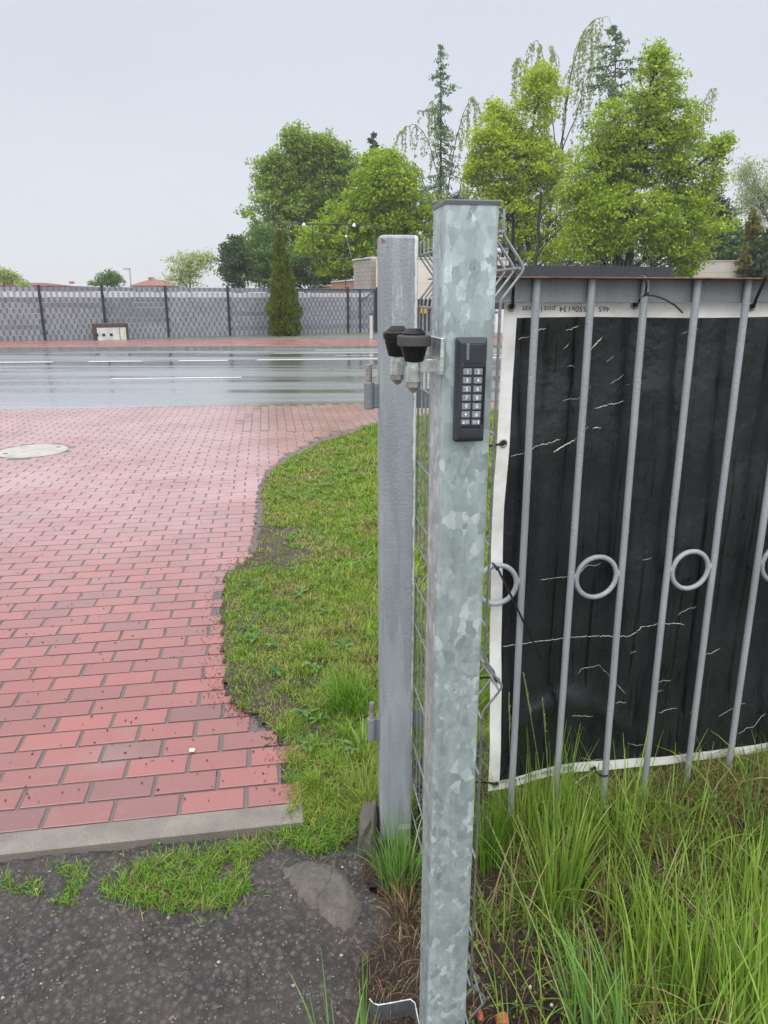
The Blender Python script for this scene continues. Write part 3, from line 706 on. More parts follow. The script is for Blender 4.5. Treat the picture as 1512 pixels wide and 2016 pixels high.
def text_mesh(name, s, size, origin, xa, ya, na, mat, parent, align='CENTER', lift=0.0, ext=0.0001, sx=1.0):
    cu = bpy.data.curves.new(name, 'FONT'); cu.body = s; cu.size = size; cu.align_x = align; cu.align_y = 'CENTER'; cu.extrude = ext; cu.offset = 0.00003
    to = bpy.data.objects.new(name, cu); C.objects.link(to)
    bpy.context.view_layer.update()
    me = bpy.data.meshes.new_from_object(to.evaluated_get(bpy.context.evaluated_depsgraph_get()))
    bpy.data.objects.remove(to); me.materials.clear(); me.materials.append(mat); me.name = name
    for v in me.vertices:
        p = origin + xa * v.co.x * sx + ya * v.co.y + na * (v.co.z + lift); v.co = p
    o = bpy.data.objects.new(name, me); C.objects.link(o); o.parent = parent
    o.matrix_parent_inverse = Matrix.Translation(Vector(parent.location)).inverted() if parent.parent is None else Matrix()
    return o
rows = [731.8, 749.0, 766.0, 783.0, 800.0, 816.0, 831.2]
keys = [('1', '2'), ('3', '4'), ('5', '6'), ('7', '8'), ('9', '0'), ('•', '#'), ('F1', 'F2')]
c1 = [920.3, 919.2, 918.4, 917.8, 917.2, 916.3, 915.8]; c2 = [941.3, 940.6, 939.8, 938.8, 938.2, 937.2, 936.5]
for r_ in range(7):
    for cx_, ch_ in ((c1[r_], keys[r_][0]), (c2[r_], keys[r_][1])):
        u_, z_ = onface(cx_, rows[r_], KD)
        hw, hh_ = 0.0064, (0.0046 if r_ < 6 else 0.0037)
        mb = MB(); bc = kc + PU * (u_ - uc) + UZ * (z_ - zc) + PN * KD
        mb.loft([s_rect(hw, hh_, 0.0012, 0.0), s_rect(hw, hh_, 0.0012, 0.0013), s_rect(hw - .0006, hh_ - .0006, 0.001, 0.0019)], bc, kax)
        bo = mb.build('key', M['btn'], kp)
        if ch_ in ('F1', 'F2'):
            off = 0.0030 if ch_ == 'F1' else -0.0025
            text_mesh('key_print', ch_, 0.0042, bc + PU * off, PU, UZ, PN, M['white'], kp, lift=0.0021)
            g = MB(); gc = bc + PU * (-0.0028 if ch_ == 'F1' else 0.0035) + PN * 0.0019
            if ch_ == 'F1':      # little bell
                g.loft([[(-.0013, -.0010, 0), (.0013, -.0010, 0), (.0009, .0013, 0), (-.0009, .0013, 0)], [(-.0013, -.0010, .0003), (.0013, -.0010, .0003), (.0009, .0013, .0003), (-.0009, .0013, .0003)]], gc, kax)
                g.box(gc + UZ * -0.0015, (.0016, .0003, .0002), kax)
            else:                # little key
                g.lathe([(.0013, 0), (.0013, .0003)], gc + UZ * 0.0010, kax, n=12); g.box(gc + UZ * -0.0010, (.0004, .0013, .0002), kax); g.box(gc + UZ * -0.0016 + PU * .0006, (.0005, .0003, .00018), kax)
            g.build('key_symbol', M['white'], kp)
        else:
            text_mesh('key_print', ch_, 0.0080 if ch_ != '•' else 0.012, bc, PU, UZ, PN, M['white'], kp, lift=0.0021, ext=0.00012)
# rain drops on keypad and post
mb = MB(); DR = random.Random(5)
def drop(c, r, ax_):
    mb.loft([[(r * k * math.cos(t_ * math.pi / 4), r * k * math.sin(t_ * math.pi / 4) * 1.15, h_ * r) for t_ in range(8)] for k, h_ in ((1, 0), (0.85, .35), (0.45, .6), (0.05, .68))], c, ax_, smooth=True)
for i in range(46):
    u_, z_ = DR.uniform(-KW + .007, KW - .007), DR.uniform(-KH + .009, KH - .009)
    if z_ > KH - 0.05 or DR.random() < 0.25 or abs(u_) > KW - 0.009: drop(kc + PU * u_ + UZ * z_ + PN * (KD + 0.0012 if z_ > KH - .05 else KD), DR.uniform(.0005, .0011), kax)
for i in range(70):
    u_, z_ = DR.uniform(0.006, 0.074), DR.uniform(0.3, 1.70); drop(PL + PU * u_ + UZ * z_ + PN * 0.0001, DR.uniform(.0005, .0013), kax)
for i in range(170):
    u_, z_ = DR.uniform(-.045, .045), DR.uniform(0.2, 1.70); drop(Vector((PY(784, 600, 1.88).x, 1.88, 0)) + Vector((u_, -0.0004 + u_ * .052, z_)), DR.uniform(.0006, .0016), (Vector((1, .05, 0)), UZ, Vector((.05, -1, 0))))
tag(mb.build('water_drops', M['water']), 'tiny clear rain drops on the post and keypad faces', 'rain drops', kind='stuff')

# ------------------------------------------------------------------ gate guide with two rollers
LN = -PU                                     # outward normal of the post's left face
gx = PL + LN * 0.0005
gg = empty('roller_guide', (PL.x, PL.y, 1.4), 'zinc bracket with two black rubber guide rollers fixed to the galvanised post', 'gate guide')
z1 = PY(850, 664, 1.11).z; z0 = PY(850, 737, 1.11).z
mb = MB()
pc0 = PL + LN * 0.003 - PN * 0.085
mb.box((pc0.x, pc0.y, (z0 + z1) / 2), (0.1, 0.003, (z1 - z0) / 2), (PN, LN, UZ), ch=0.0012)
def arm(c, D):
    """arm from the plate to the roller sleeve at centre c"""
    e = Vector((c.x + 0.009, c.y, 0)); q_ = PL + LN * 0.004; tt = (Vector((c.x, c.y, 0)) - q_); along = tt.dot(-PN)
    f_ = q_ - PN * along
    za, zb_ = z0 + 0.001, z0 + 0.021
    d = (f_ - e); 
    if d.length < 1e-4: return
    mb.box(((e.x + f_.x) / 2, (e.y + f_.y) / 2, (za + zb_) / 2), (d.length / 2, 0.004, (zb_ - za) / 2), (d.normalized(), UZ.cross(d.normalized()), UZ), ch=0.001)
cA = PY(815, 700, 1.125); cB = PY(782, 690, 1.235)
for c_ in (cA, cB): arm(c_, c_.y)
mb.build('bracket', M['zinc'], gg)
def roller(c, ytop, ps, worn):
    """ps: metres per photo pixel at this depth; ytop = pixel y of the top"""
    def zz(py): return PY(c_px, py, c.y).z
    rub = MB(); ztp = ytop
    def L(y): return ztp - y
    # profile from the bottom of the cone to the top cap
    prof = [(0.0150, L(.0475)), (0.0190, L(.042)), (0.0197, L(.030)), (0.0205, L(.027)), (0.0205, L(.0105)), (0.0190, L(.0095)), (0.0190, L(.008)), (0.0195, L(.007)), (0.0125, L(.0015)), (0.0, L(.001))]
    prof = [(0.0142, L(.049)), (0.0150, L(.0475)), (0.0202, L(.0285)), (0.0206, L(.0265)), (0.0206, L(.0100)), (0.0175, L(.0098)), (0.0178, L(.0078)), (0.0172, L(.0068)), (0.0115, L(.0012)), (0.0105, L(.0004)), (0.0, L(.0))]
    rub.lathe(prof, (c.x, c.y, 0), n=32)
    ro = rub.build('roller', M['rubber'], gg)
    col = MB()
    if worn: col.lathe([(0.0200, L(.0265)), (0.0245, L(.0262)), (0.0255, L(.0245)), (0.0256, L(.0125)), (0.0245, L(.0103)), (0.0200, L(.0100))], (c.x, c.y, 0), n=36)
    else: col.lathe([(0.0200, L(.0225)), (0.0232, L(.0215)), (0.0236, L(.0115)), (0.0215, L(.0095)), (0.0195, L(.0085))], (c.x, c.y, 0), n=36)
    s = col.build('collar', M['rubber_worn'] if worn else M['rubber'], None); s.parent = ro; s.matrix_parent_inverse = ro.matrix_parent_inverse.copy() if False else Matrix()
    s.matrix_parent_inverse = (Matrix.Translation(Vector(gg.location))).inverted() @ Matrix() if False else Matrix()
    st = MB(); st.lathe([(0.0112, L(.0795)), (0.0112, L(.0565))], (c.x, c.y, 0), n=24, smooth=False); st.lathe([(0.0100, L(.0565)), (0.0108, L(.0555)), (0.0108, L(.0505)), (0.0104, L(.049))], (c.x, c.y, 0), n=6, mi=0)
    s2 = st.build('sleeve', M['zinc'], None); s2.parent = ro; s2.matrix_parent_inverse = Matrix()
    nu = MB(); nu.lathe([(0.0060, L(.0945)), (0.0078, L(.0900)), (0.0112, L(.0878)), (0.0114, L(.0800))], (c.x, c.y, 0), n=6)
    nu.lathe([(0.0028, L(.0965)), (0.0050, L(.0935)), (0.0052, L(.0900))], (c.x, c.y, 0), n=12)
    s3 = nu.build('nut', M['nut'], None); s3.parent = ro; s3.matrix_parent_inverse = Matrix()
c_px = 815
roller(cA, PY(815, 646, cA.y).z, 0, True)
roller(cB, PY(782, 641, cB.y).z, 0, False)
# a parent keeps children in place only with the right inverse: fix the sub-parts
for o in list(C.objects):
    if o.parent is not None and o.parent.parent is not None:
        o.matrix_parent_inverse = Matrix()      # parent roller's own local matrix is identity in the parent's frame

# ------------------------------------------------------------------ grey painted gate post
GP = Vector((0.0, 1.88, 0)); gl = PY(744, 480, 1.88).x; gr = PY(822.5, 480, 1.88).x
gcx = (gl + gr) / 2; ghw = (gr - gl) / 2; gtop = PY(780, 462, 1.88).z
gp = empty('grey_gate_post', (gcx, 1.88 + ghw, -0.05), 'grey painted square steel post with chipped white edge and rust spots at its rounded top', 'gate post')
def edge_fn(m, col):
    sp_ = m.n('ShaderNodeSeparateXYZ'); m.L(m.tc.outputs['Object'], sp_.inputs[0])
    xx = m.math('ADD', sp_.outputs[0], m.math('MULTIPLY', m.math('SUBTRACT', m.noise(70, 6, scale=(1, 1, 0.35), rough=0.7), 0.5), 0.016))
    k = m.ramp(xx, [(0.0, 0.0), (1.0, 1.0)])
    thr = m.math('ADD', m.math('MULTIPLY', m.math('SUBTRACT', 1.7, sp_.outputs[2]), 0.0045), gr - 0.0062)
    mk = m.math('GREATER_THAN', xx, thr)
    col = m.mix(m.math('MULTIPLY', mk, 0.92), col, (0.74, 0.74, 0.71))
    # pale scratches above the rollers
    zz = sp_.outputs[2]
    band = m.math('MULTIPLY', m.math('GREATER_THAN', zz, 1.48), m.math('LESS_THAN', zz, 1.63))
    bx = m.math('MULTIPLY', m.math('GREATER_THAN', sp_.outputs[0], gl + 0.032), m.math('LESS_THAN', sp_.outputs[0], gl + 0.062))
    scr = m.math('MULTIPLY', m.math('MULTIPLY', band, bx), m.ramp(m.noise(1.0, 4, scale=(330, 330, 24), dist=0.9, rough=0.7), [(0.57, 0.0), (0.61, 0.75)]))
    col = m.mix(scr, col, (0.62, 0.61, 0.57))
    rt = m.math('MULTIPLY', m.math('GREATER_THAN', zz, gtop - 0.03), m.ramp(m.noise(60, 5), [(0.55, 0.0), (0.62, 0.9)]))
    rt = m.math('MULTIPLY', rt, m.math('LESS_THAN', sp_.outputs[0], gl + 0.045))
    return m.mix(rt, col, (0.2, 0.085, 0.03))
M['greypost'] = painted('grey painted post', (0.29, 0.315, 0.33), edge=edge_fn).m
GA = math.radians(3.0); gax = (Vector((math.cos(GA), math.sin(GA), 0)), Vector((-math.sin(GA), math.cos(GA), 0)), UZ)
mb = MB()
mb.loft([s_rect(ghw, ghw, 0.009, -0.1), s_rect(ghw, ghw, 0.009, gtop - 0.008), s_rect(ghw - .002, ghw - .002, 0.009, gtop - 0.003), s_rect(ghw - .008, ghw - .008, 0.009, gtop)], (gcx, 1.88 + ghw, 0), gax, smooth=False)
gpo = mb.build('post_shaft', M['greypost'], gp)
def hinge(px_pin, y0, y1, y2, px_bar):
    h = MB(); yc_ = 1.90
    p0 = PY(px_bar, y1, yc_); p1 = PY(px_bar, y2, yc_)
    h.lathe([(0.0125, p1.z), (0.0135, p1.z + .002), (0.0135, p0.z - .002), (0.0120, p0.z)], (p0.x, yc_, 0), n=18, smooth=False)
    h.box(((p0.x + gl) / 2 + .005, yc_ + .003, (p0.z + p1.z) / 2 - 0.001), (abs(gl - p0.x) / 2 + .004, 0.006, (p0.z - p1.z) / 2 - .003), ch=0.002)
    ho = h.build('hinge', M['dull'], gp)
    pn = MB(); t_ = PY(px_pin, y0, yc_).z
    pn.lathe([(0.0082, p0.z - .002), (0.0082, t_ - .002), (0.007, t_)], (p0.x, yc_, 0), n=14, smooth=False)
    po = pn.build('hinge_pin', M['rustpin'], None); po.parent = ho; po.matrix_parent_inverse = Matrix()
M['rustpin'] = mat_plain('weathered pin steel', (0.23, 0.20, 0.17), 0.6, 0.2, var=0.45, nscale=60, bump=0.4, bscale=300)
hinge(726.5, 717, 752, 805, 726.5); hinge(733, 1383, 1413, 1456, 732)
for ya, yb in ((765, 803), (1396, 1427)):
    mb = MB(); za, zb_ = PY(840, ya, 1.93).z, PY(840, yb, 1.93).z
    mb.box((gr + 0.06, 1.93, (za + zb_) / 2), (0.065, 0.004, (za - zb_) / 2), ch=0.001)
    mb.build('side_plate', M['dull'], gp)
for mb_ in ():
    pass
ft = PY(800, 1660, 1.84)
mb = MB(); fz = PY(800, 1632, 1.85).z
mb.box((0.062, 1.862, fz / 2 - .01), (0.017, 0.012, fz / 2 + .012), ch=0.003); mb.build('base_lug', M['dull'], gp)

# broken concrete footing beside it
def rock(name, c, s, mat, label, cat, seed=0, sub=3, rot=0.0, flat=1.0, group=None, parent=None):
    import bmesh
    bm = bmesh.new(); bmesh.ops.create_icosphere(bm, subdivisions=sub, radius=1)
    for v in bm.verts:
        d = v.co.copy(); n1 = mnoise.noise(d * 1.3 + Vector((seed, 0, 0))); n2 = mnoise.noise(d * 4 + Vector((seed, 5, 0)))
        k = 1 + 0.35 * n1 + 0.12 * n2
        p = Vector((max(-0.8, min(0.8, d.x * k)), max(-0.8, min(0.8, d.y * k)), max(-0.75, min(0.75, d.z * k)) * flat))
        v.co = Matrix.Rotation(rot, 3, 'Z') @ Vector((p.x * s[0], p.y * s[1], p.z * s[2]))
    me = bpy.data.meshes.new(name); bm.to_mesh(me); bm.free(); me.materials.append(mat)
    o = bpy.data.objects.new(name, me); C.objects.link(o); o.location = c
    if label: tag(o, label, cat, group)
    return o
p = G(728, 1640); rock('concrete_footing', (p.x - 0.004, p.y - 0.0, 0.005), (0.034, 0.10, 0.09), M['rockc'], 'rough lump of old concrete at the foot of the grey painted post', 'concrete footing', 3, rot=-0.1)
# broken slab in the tarmac
def slab():
    P = [G(*q_, 0) for q_ in [(558, 1700), (600, 1688), (655, 1695), (692, 1730), (705, 1770), (690, 1812), (650, 1805), (615, 1775), (590, 1750)]]
    c = sum(P, Vector()) / len(P); f = inpoly([c + (p_ - c) * 1.12 for p_ in P])
    def sz(x, y):
        d = min(((Vector((x, y)) - Vector(a_[:2]).lerp(Vector(b_[:2]), t_)).length) for a_, b_ in zip(P, P[1:] + P[:1]) for t_ in (0, .25, .5, .75))
        k = min(1, d / .025) if inpoly(P)(x, y) else -min(1, d / .02)
        return -0.018 + 0.011 * k + 0.006 * mnoise.noise(Vector((x * 28, y * 28, 3))) + 0.004 * mnoise.fractal(Vector((x * 60, y * 60, 8)), 1, 2, 3) - (.006 if abs(x - c.x - .3 * (y - c.y) - .006 * math.sin(y * 60)) < .003 else 0)
    xs = [p_.x for p_ in P]; ys = [p_.y for p_ in P]
    o = grid_sheet('broken_slab', min(xs) - .03, max(xs) + .03, min(ys) - .03, max(ys) + .03, 0.005, sz, M['rockc'], f); del o['kind']; return o
tag(slab(), 'flat piece of broken pale concrete sunk in the tarmac near the grey post', 'concrete slab')
# black conduit between the posts
mb = MB(); a = PY(826, 1550, 1.95); b = PY(830, 1675, 1.93)
mb.tube([a + UZ * 0.01, a.lerp(b, .5) + Vector((.002, 0, 0)), b, b + UZ * -0.1], 0.0095, n=12); mb.tube([a + UZ * .013 + Vector((-.013, 0, 0)), a + UZ * .004 + Vector((.012, 0, .004))], 0.008, n=8)
mb.build('c', M['tie']).name = 'cable_conduit'
tag(bpy.data.objects['cable_conduit'], 'black plastic conduit standing upright between the grey post and galvanised post', 'conduit')

# ------------------------------------------------------------------ wire mesh panel seen nearly edge-on
MA = Vector((0.190, 1.235, 0)); MBv = Vector((0.0905, 1.93, 0)); MD = (MBv - MA).normalized(); MN = Vector((MD.y, -MD.x, 0))
if MN.x < 0: MN = -MN
mb = MB()
VZ = [(1.645, 0.05), (0.885, 0.05), (0.105, 0.05)]
def vprof(zt_, zb_):
    pts = [(zt_, 0.0)]
    for zc_, hh_ in VZ:
        pts += [(zc_ + hh_ + .012, 0.0), (zc_ + hh_, 0.002), (zc_ + hh_ * .9, 0.005), (zc_ + 0.012, 0.030), (zc_ + 0.005, 0.0345), (zc_, 0.036), (zc_ - 0.005, 0.0345), (zc_ - .012, 0.030), (zc_ - hh_ * .9, 0.005), (zc_ - hh_, 0.002), (zc_ - hh_ - .012, 0.0)]
    return pts + [(zb_, 0.0)]
Lm = (MBv - MA).length; nw = int(Lm / 0.05) + 1
for i in range(nw):
    b0 = MA + MD * (0.05 * i)
    mb.tube([(b0.x + MN.x * o_, b0.y + MN.y * o_, z_) for z_, o_ in vprof(1.735, 0.03)], 0.0025, n=6)
hz_ = [(1.700, 0.0), (1.645, 0.031), (1.577, 0.0), (0.885, 0.031), (0.945, 0), (0.825, 0), (0.105, 0.031), (0.165, 0), (0.05, 0)] + [(1.377, 0), (1.177, 0), (1.02, 0), (0.7, 0), (0.5, 0), (0.3, 0)]
for z_, o_ in hz_:
    a = MA + MN * (o_ - 0.0045); b = a + MD * (Lm + 0.02); a = a - MD * 0.012
    mb.tube([(a.x, a.y, z_), (b.x, b.y, z_)], 0.0025, n=6)
o = mb.build('wire_mesh_panel', M['wire']); tag(o, 'welded galvanised wire mesh panel with folded ridges, edge-on between the two posts', 'mesh panel')

# ------------------------------------------------------------------ bar fence with rings
BA = math.atan(0.194); B0 = Vector((0.311, 1.77, 0)); BU = Vector((math.cos(BA), math.sin(BA), 0)); BN = Vector((math.sin(BA), -math.cos(BA), 0))
def onban(px, py, off=0.0):
    p = PP(px, py, B0 + BN * off, BN); d = p - B0; return d.dot(BU), p.z
bz_top = 1.589; bz_bot = 0.247
rail_t = onban(1250, 549, 0.03)[1]; rail_b = onban(1250, 596, 0.008)[1]
bf = empty('bar_fence', (B0.x + 1.2, B0.y + 0.23, 0.0), 'grey painted steel fence of round bars with welded rings under a rusty top rail', 'fence')
mb = MB(); s0_, s1_ = -0.12, 3.4
def bx(mb_, sa, sb, za, zb_, oa, ob, mi=0, ch=0.0):
    c = B0 + BU * (sa + sb) / 2 + BN * (oa + ob) / 2 + UZ * (za + zb_) / 2
    mb_.box(c, ((sb - sa) / 2, (ob - oa) / 2, (zb_ - za) / 2), (BU, BN, UZ), mi=mi, ch=ch)
bx(mb, s0_, s1_, rail_b, rail_t, 0.006, 0.011, ch=0.0008)
mb.build('top_rail', M['railpaint'], bf)
mb = MB(); bx(mb, s0_, s1_, rail_t, rail_t + 0.0035, 0.004, 0.046, mi=0, ch=0.0008); mb.build('rail_flange', M['rust'], bf)
BR = 0.0092; BOF = 0.022
bar_s = [onban(x_, 573, BOF)[0] for x_ in (1056, 1165, 1268.5, 1374, 1471)]
pitch = (bar_s[-1] - bar_s[0]) / 4
bars = [bar_s[0] + pitch * k for k in range(-1, 19)]
lean_ = [(onban(x_, 1486, BOF)[0] - s_) for x_, s_ in ((1011, bar_s[0]), (1100, bar_s[1]), (1193.5, bar_s[2]), (1276.5, bar_s[3]), (1357.5, bar_s[4]))]
ring_pts = [onban(988, 1144, BOF), onban(1172, 1137, BOF), onban(1353, 1128, BOF)]
def bar_lean(k):   # k index in bars; lean of the bar over its height
    return (lean_[min(max(k - 1, 0), 4)])
for k, s_ in enumerate(bars):
    mb = MB(); zt_ = rail_t - 0.001; zl = onban(1100, 1486, BOF)[1]
    pts = []
    for j in range(15):
        z_ = zt_ + (-0.03 - zt_) * j / 14; t_ = (1.6 - z_) / (1.6 - zl); s2_ = s_ + bar_lean(k) * max(0, t_)
        p = B0 + BU * (s2_ + 0.001 * mnoise.noise(Vector((k * 5.0, z_ * 6, 0)))) + BN * BOF; pts.append((p.x, p.y, z_))
    mb.tube(pts, [BR * (1 + 0.05 * mnoise.noise(Vector((k, j * 3.1, 0)))) for j in range(15)], n=12)
    mb.build('bar', M['barpaint'], bf)
zr = sum(r_[1] for r_ in ring_pts) / 3
mb = MB(); DR2 = random.Random(9); zl = onban(1100, 1486, BOF)[1]
for i in range(420):
    k = DR2.randrange(0, 9); z_ = DR2.uniform(.25, 1.62); a_ = DR2.uniform(-1.3, 1.3); t_ = max(0, (1.6 - z_) / (1.6 - zl)); n_ = (BN * math.cos(a_) + BU * math.sin(a_)); c = B0 + BU * (bars[k] + bar_lean(k) * t_) + BN * BOF + n_ * (BR - .0004) + UZ * z_; r_ = DR2.uniform(.0008, .002)
    sd = n_.cross(UZ); mb.loft([[(r_ * kk * math.cos(t2 * math.pi / 3), r_ * kk * 1.3 * math.sin(t2 * math.pi / 3), h_ * r_) for t2 in range(6)] for kk, h_ in ((1, 0), (.8, .45), (.1, .75))], c, (sd, UZ, n_), smooth=True)
tag(mb.build('bar_drops', M['barpaint']), 'small lumps of paint and rain drops on the fence bars', 'drops', kind='stuff')
for j, k in enumerate((0, 2, 4, 6, 8, 10, 12, 14, 16)):
    zt_ = zr; t_ = (1.6 - zr) / (1.6 - onban(1100, 1486, BOF)[1])
    sa = bars[k] + bar_lean(k) * t_; sb = bars[k + 1] + bar_lean(k + 1) * t_; scn = (sa + sb) / 2; R_ = (sb - sa) / 2 - BR - 0.0062
    mb = MB(); c = B0 + BU * scn + BN * BOF
    pts = [(c.x + BU.x * R_ * math.cos(t2), c.y + BU.y * R_ * math.cos(t2), zr + R_ * math.sin(t2)) for t2 in [2 * math.pi * i / 40 for i in range(41)]]
    mb.tube(pts, 0.0068, n=10, cap=False)
    for sg in (-1, 1):
        w_ = c + BU * sg * (R_ + 0.0062); mb.lathe([(0.002, -0.012), (0.0062, -0.006), (0.0072, 0.0), (0.0062, 0.006), (0.002, 0.012)], (w_.x, w_.y, zr + 0.004), n=8, smooth=True)
    mb.build('ring', M['barpaint'], bf)

# ------------------------------------------------------------------ banner
def ban_off(s, z):
    d = max(0.0, (0.85 - z)) * 0.02
    w1 = 0.010 * math.sin(s * 11 + z * 2.2) * min(1, (1.58 - z) * 1.5) * min(1, max(0, z - 0.2) * 5 + .35)
    w2 = 0.006 * mnoise.noise(Vector((s * 7, z * 4.5, 0.0))) + 0.009 * mnoise.noise(Vector((s * 4, z * 2.5, 9.0)))
    fold = 0.010 * math.exp(-((z - 0.40 - 0.10 * math.sin(s * 8)) / 0.035) ** 2) * (0.4 + 0.6 * math.sin(s * 5.5 + 0.5))
    w3 = 0.010 * mnoise.noise(Vector((s * 3.2 + z * 1.5, z * 5.0, 17.0))) * min(1, max(0, 1.2 - z) * 1.6)
    return -0.014 + min(0.017, (w1 + w2 + fold + w3) * 1.1)
lpx = [(600, 997), (700, 993), (873, 981), (1000, 971), (1200, 966), (1400, 964), (1555, 963)]
left_e = sorted([(onban(x_, y_)[1], onban(x_, y_)[0]) for y_, x_ in lpx])
def s_left(z): return smp(left_e, z)
bpx = [(963, 1562), (1060, 1541), (1130, 1529), (1270, 1513), (1400, 1498), (1512, 1484)]
bot_e = [(onban(x_, y_)[0], onban(x_, y_)[1]) for x_, y_ in bpx]
def z_bot(s): return smp(bot_e, s) if s < bot_e[-1][0] else bot_e[-1][1]
S_END = 3.35; NZ = 110; NS = 220
def bpt(s01, t01, lift=0.0):
    """s01: 0..1 along, t01: 0 top .. 1 bottom"""
    s_ = s01 * S_END; zb_ = z_bot(s_); z_ = bz_top + 0.002 * math.sin(s_ * 9) + (zb_ - bz_top) * t01
    sl_ = s_left(z_); s2 = sl_ + s_ * (S_END - sl_) / S_END
    p = B0 + BU * s2 + BN * (ban_off(s2, z_) + lift); return Vector((p.x, p.y, z_))
def bat(px, py, lift=0.0008):
    s_, z_ = onban(px, py, -0.004); p = B0 + BU * s_ + BN * (ban_off(s_, z_) + lift); return Vector((p.x, p.y, z_))
def vinyl():
    m = Mat('black vinyl banner', (0.02, 0.022, 0.025), 0.38, spec=0.45)
    col = m.ramp(m.noise(5, 5), [(0.3, (0.010, 0.012, 0.0135)), (0.7, (0.019, 0.021, 0.0235))])
    dr = m.ramp(m.noise(1.0, 2, scale=(75, 75, 0.9), dist=0.12), [(0.62, 0.0), (0.635, 0.9)])
    col = m.mix(dr, col, (0.003, 0.0035, 0.004))
    dr = m.ramp(m.noise(1.0, 2, scale=(230, 230, 42)), [(0.64, 0.0), (0.68, 0.8)])
    col = m.mix(dr, col, (0.004, 0.0045, 0.005))
    haze_ = m.ramp(m.noise(9, 6, rough=0.7), [(0.6, 0.0), (0.8, 0.25)]); col = m.mix(haze_, col, (0.09, 0.09, 0.09))
    sc_ = m.ramp(m.noise(1.0, 4, scale=(30, 30, 160)), [(0.73, 0.0), (0.77, 0.5)]); col = m.mix(sc_, col, (0.14, 0.14, 0.14))
    m.base(col); m.rough(m.ramp(m.noise(1.0, 3, scale=(30, 30, 2)), [(0.35, 0.2), (0.65, 0.42)]))
    m.bump(m.noise(7, 4), 0.5, 0.02); return m.m
def hem():
    m = Mat('white banner hem', (0.72, 0.7, 0.65), 0.5)
    col = m.ramp(m.noise(14, 6), [(0.3, (0.62, 0.59, 0.53)), (0.6, (0.78, 0.77, 0.74))])
    col = m.mix(m.ramp(m.noise(1.0, 3, scale=(40, 40, 7)), [(0.66, 0), (0.76, 0.35)]), col, (0.42, 0.34, 0.22))
    col = m.mix(m.ramp(m.noise(1.0, 3, scale=(12, 12, 120)), [(0.69, 0), (0.74, 0.4)]), col, (0.25, 0.24, 0.22))
    m.base(col); m.bump(m.noise(50, 4), 0.25, 0.004); return m.m
M['vinyl'] = vinyl(); M['hem'] = hem()
ban = empty('banner', (B0.x + 1.2, B0.y + 0.245, bz_bot), 'black vinyl banner with cracked creases and white hems tied behind the grey bar fence', 'banner')
def ban_part(name, a0, a1, t0, t1, mat, ns, nz2, lift=0.0):
    V = []; 
    for j in range(nz2 + 1):
        for i in range(ns + 1):
            V.append(bpt(a0 + (a1 - a0) * i / ns, t0 + (t1 - t0) * j / nz2, lift))
    nb = len(V); V += [v - BN * 0.001 for v in V]
    Q = []
    for j in range(nz2):
        for i in range(ns):
            a_ = j * (ns + 1) + i; Q.append((a_, a_ + ns + 1, a_ + ns + 2, a_ + 1)); Q.append((nb + a_, nb + a_ + 1, nb + a_ + ns + 2, nb + a_ + ns + 1))
    return np_mesh(name, np.array([tuple(v) for v in V]), np.array(Q), mat, parent=ban, smooth=True)
hw_s = 0.032 / S_END; ht = 0.036 / (bz_top - bz_bot); hb = 0.030 / (bz_top - bz_bot)
ban_part('sheet', hw_s * 0.9, 1.0, ht * 0.9, 1 - hb * 0.9, M['vinyl'], 420, 150)
ban_part('top_hem', 0.0, 1.0, 0.0, ht, M['hem'], 420, 5, 0.0012)
ban_part('bottom_hem', 0.0, 1.0, 1 - hb, 1.0, M['hem'], 420, 5, 0.0012)
ban_part('side_hem', 0.0, hw_s, ht, 1 - hb, M['hem'], 4, 110, 0.0012)
ink = mat_plain('black ink', (0.03, 0.03, 0.03), 0.6)
def ban_text(pxl, pxr, py, s, size):
    """upside-down print: starts on the right, runs to the left"""
    a_ = onban(pxr, py)[0]; b_ = onban(pxl, py)[0]; z_ = onban((pxl + pxr) / 2, py)[1]
    cu = bpy.data.curves.new('print', 'FONT'); cu.body = s; cu.size = size; cu.align_y = 'CENTER'
    to = bpy.data.objects.new('printed_code', cu); C.objects.link(to); bpy.context.view_layer.update()
    me = bpy.data.meshes.new_from_object(to.evaluated_get(bpy.context.evaluated_depsgraph_get())); bpy.data.objects.remove(to)
    xs = [v.co.x for v in me.vertices]; k = (a_ - b_) / (max(xs) - min(xs)); x0_ = min(xs)
    za_, zb_ = onban(pxr, py if not isinstance(py, tuple) else py)[1], z_
    me.materials.clear(); me.materials.append(ink)
    return me, k, x0_, a_
def place_text(pr, pl_, s, size):
    (sr, zr_), (sl_, zl_) = onban(*pr), onban(*pl_)
    me, k, x0_, a_ = ban_text(pl_[0], pr[0], pr[1], s, size)
    for v in me.vertices:
        t_ = (v.co.x - x0_) * k; s_ = sr - t_; f_ = t_ / max(1e-6, (sr - sl_)); z_ = zr_ + (zl_ - zr_) * f_ - v.co.y
        p = B0 + BU * s_ + BN * (ban_off(s_, z_) + 0.0022); v.co = (p.x, p.y, z_)
    o = bpy.data.objects.new('printed_code', me); C.objects.link(o); o.parent = ban; o.matrix_parent_inverse = Matrix.Translation(Vector(ban.location)).inverted()
place_text((1205, 608), (1031, 608), '465_5_550x134_poz1_1szt', 0.0175)
place_text((1133, 1518), (985, 1542), '465_5_550x134_poz1_1szt', 0.0165)
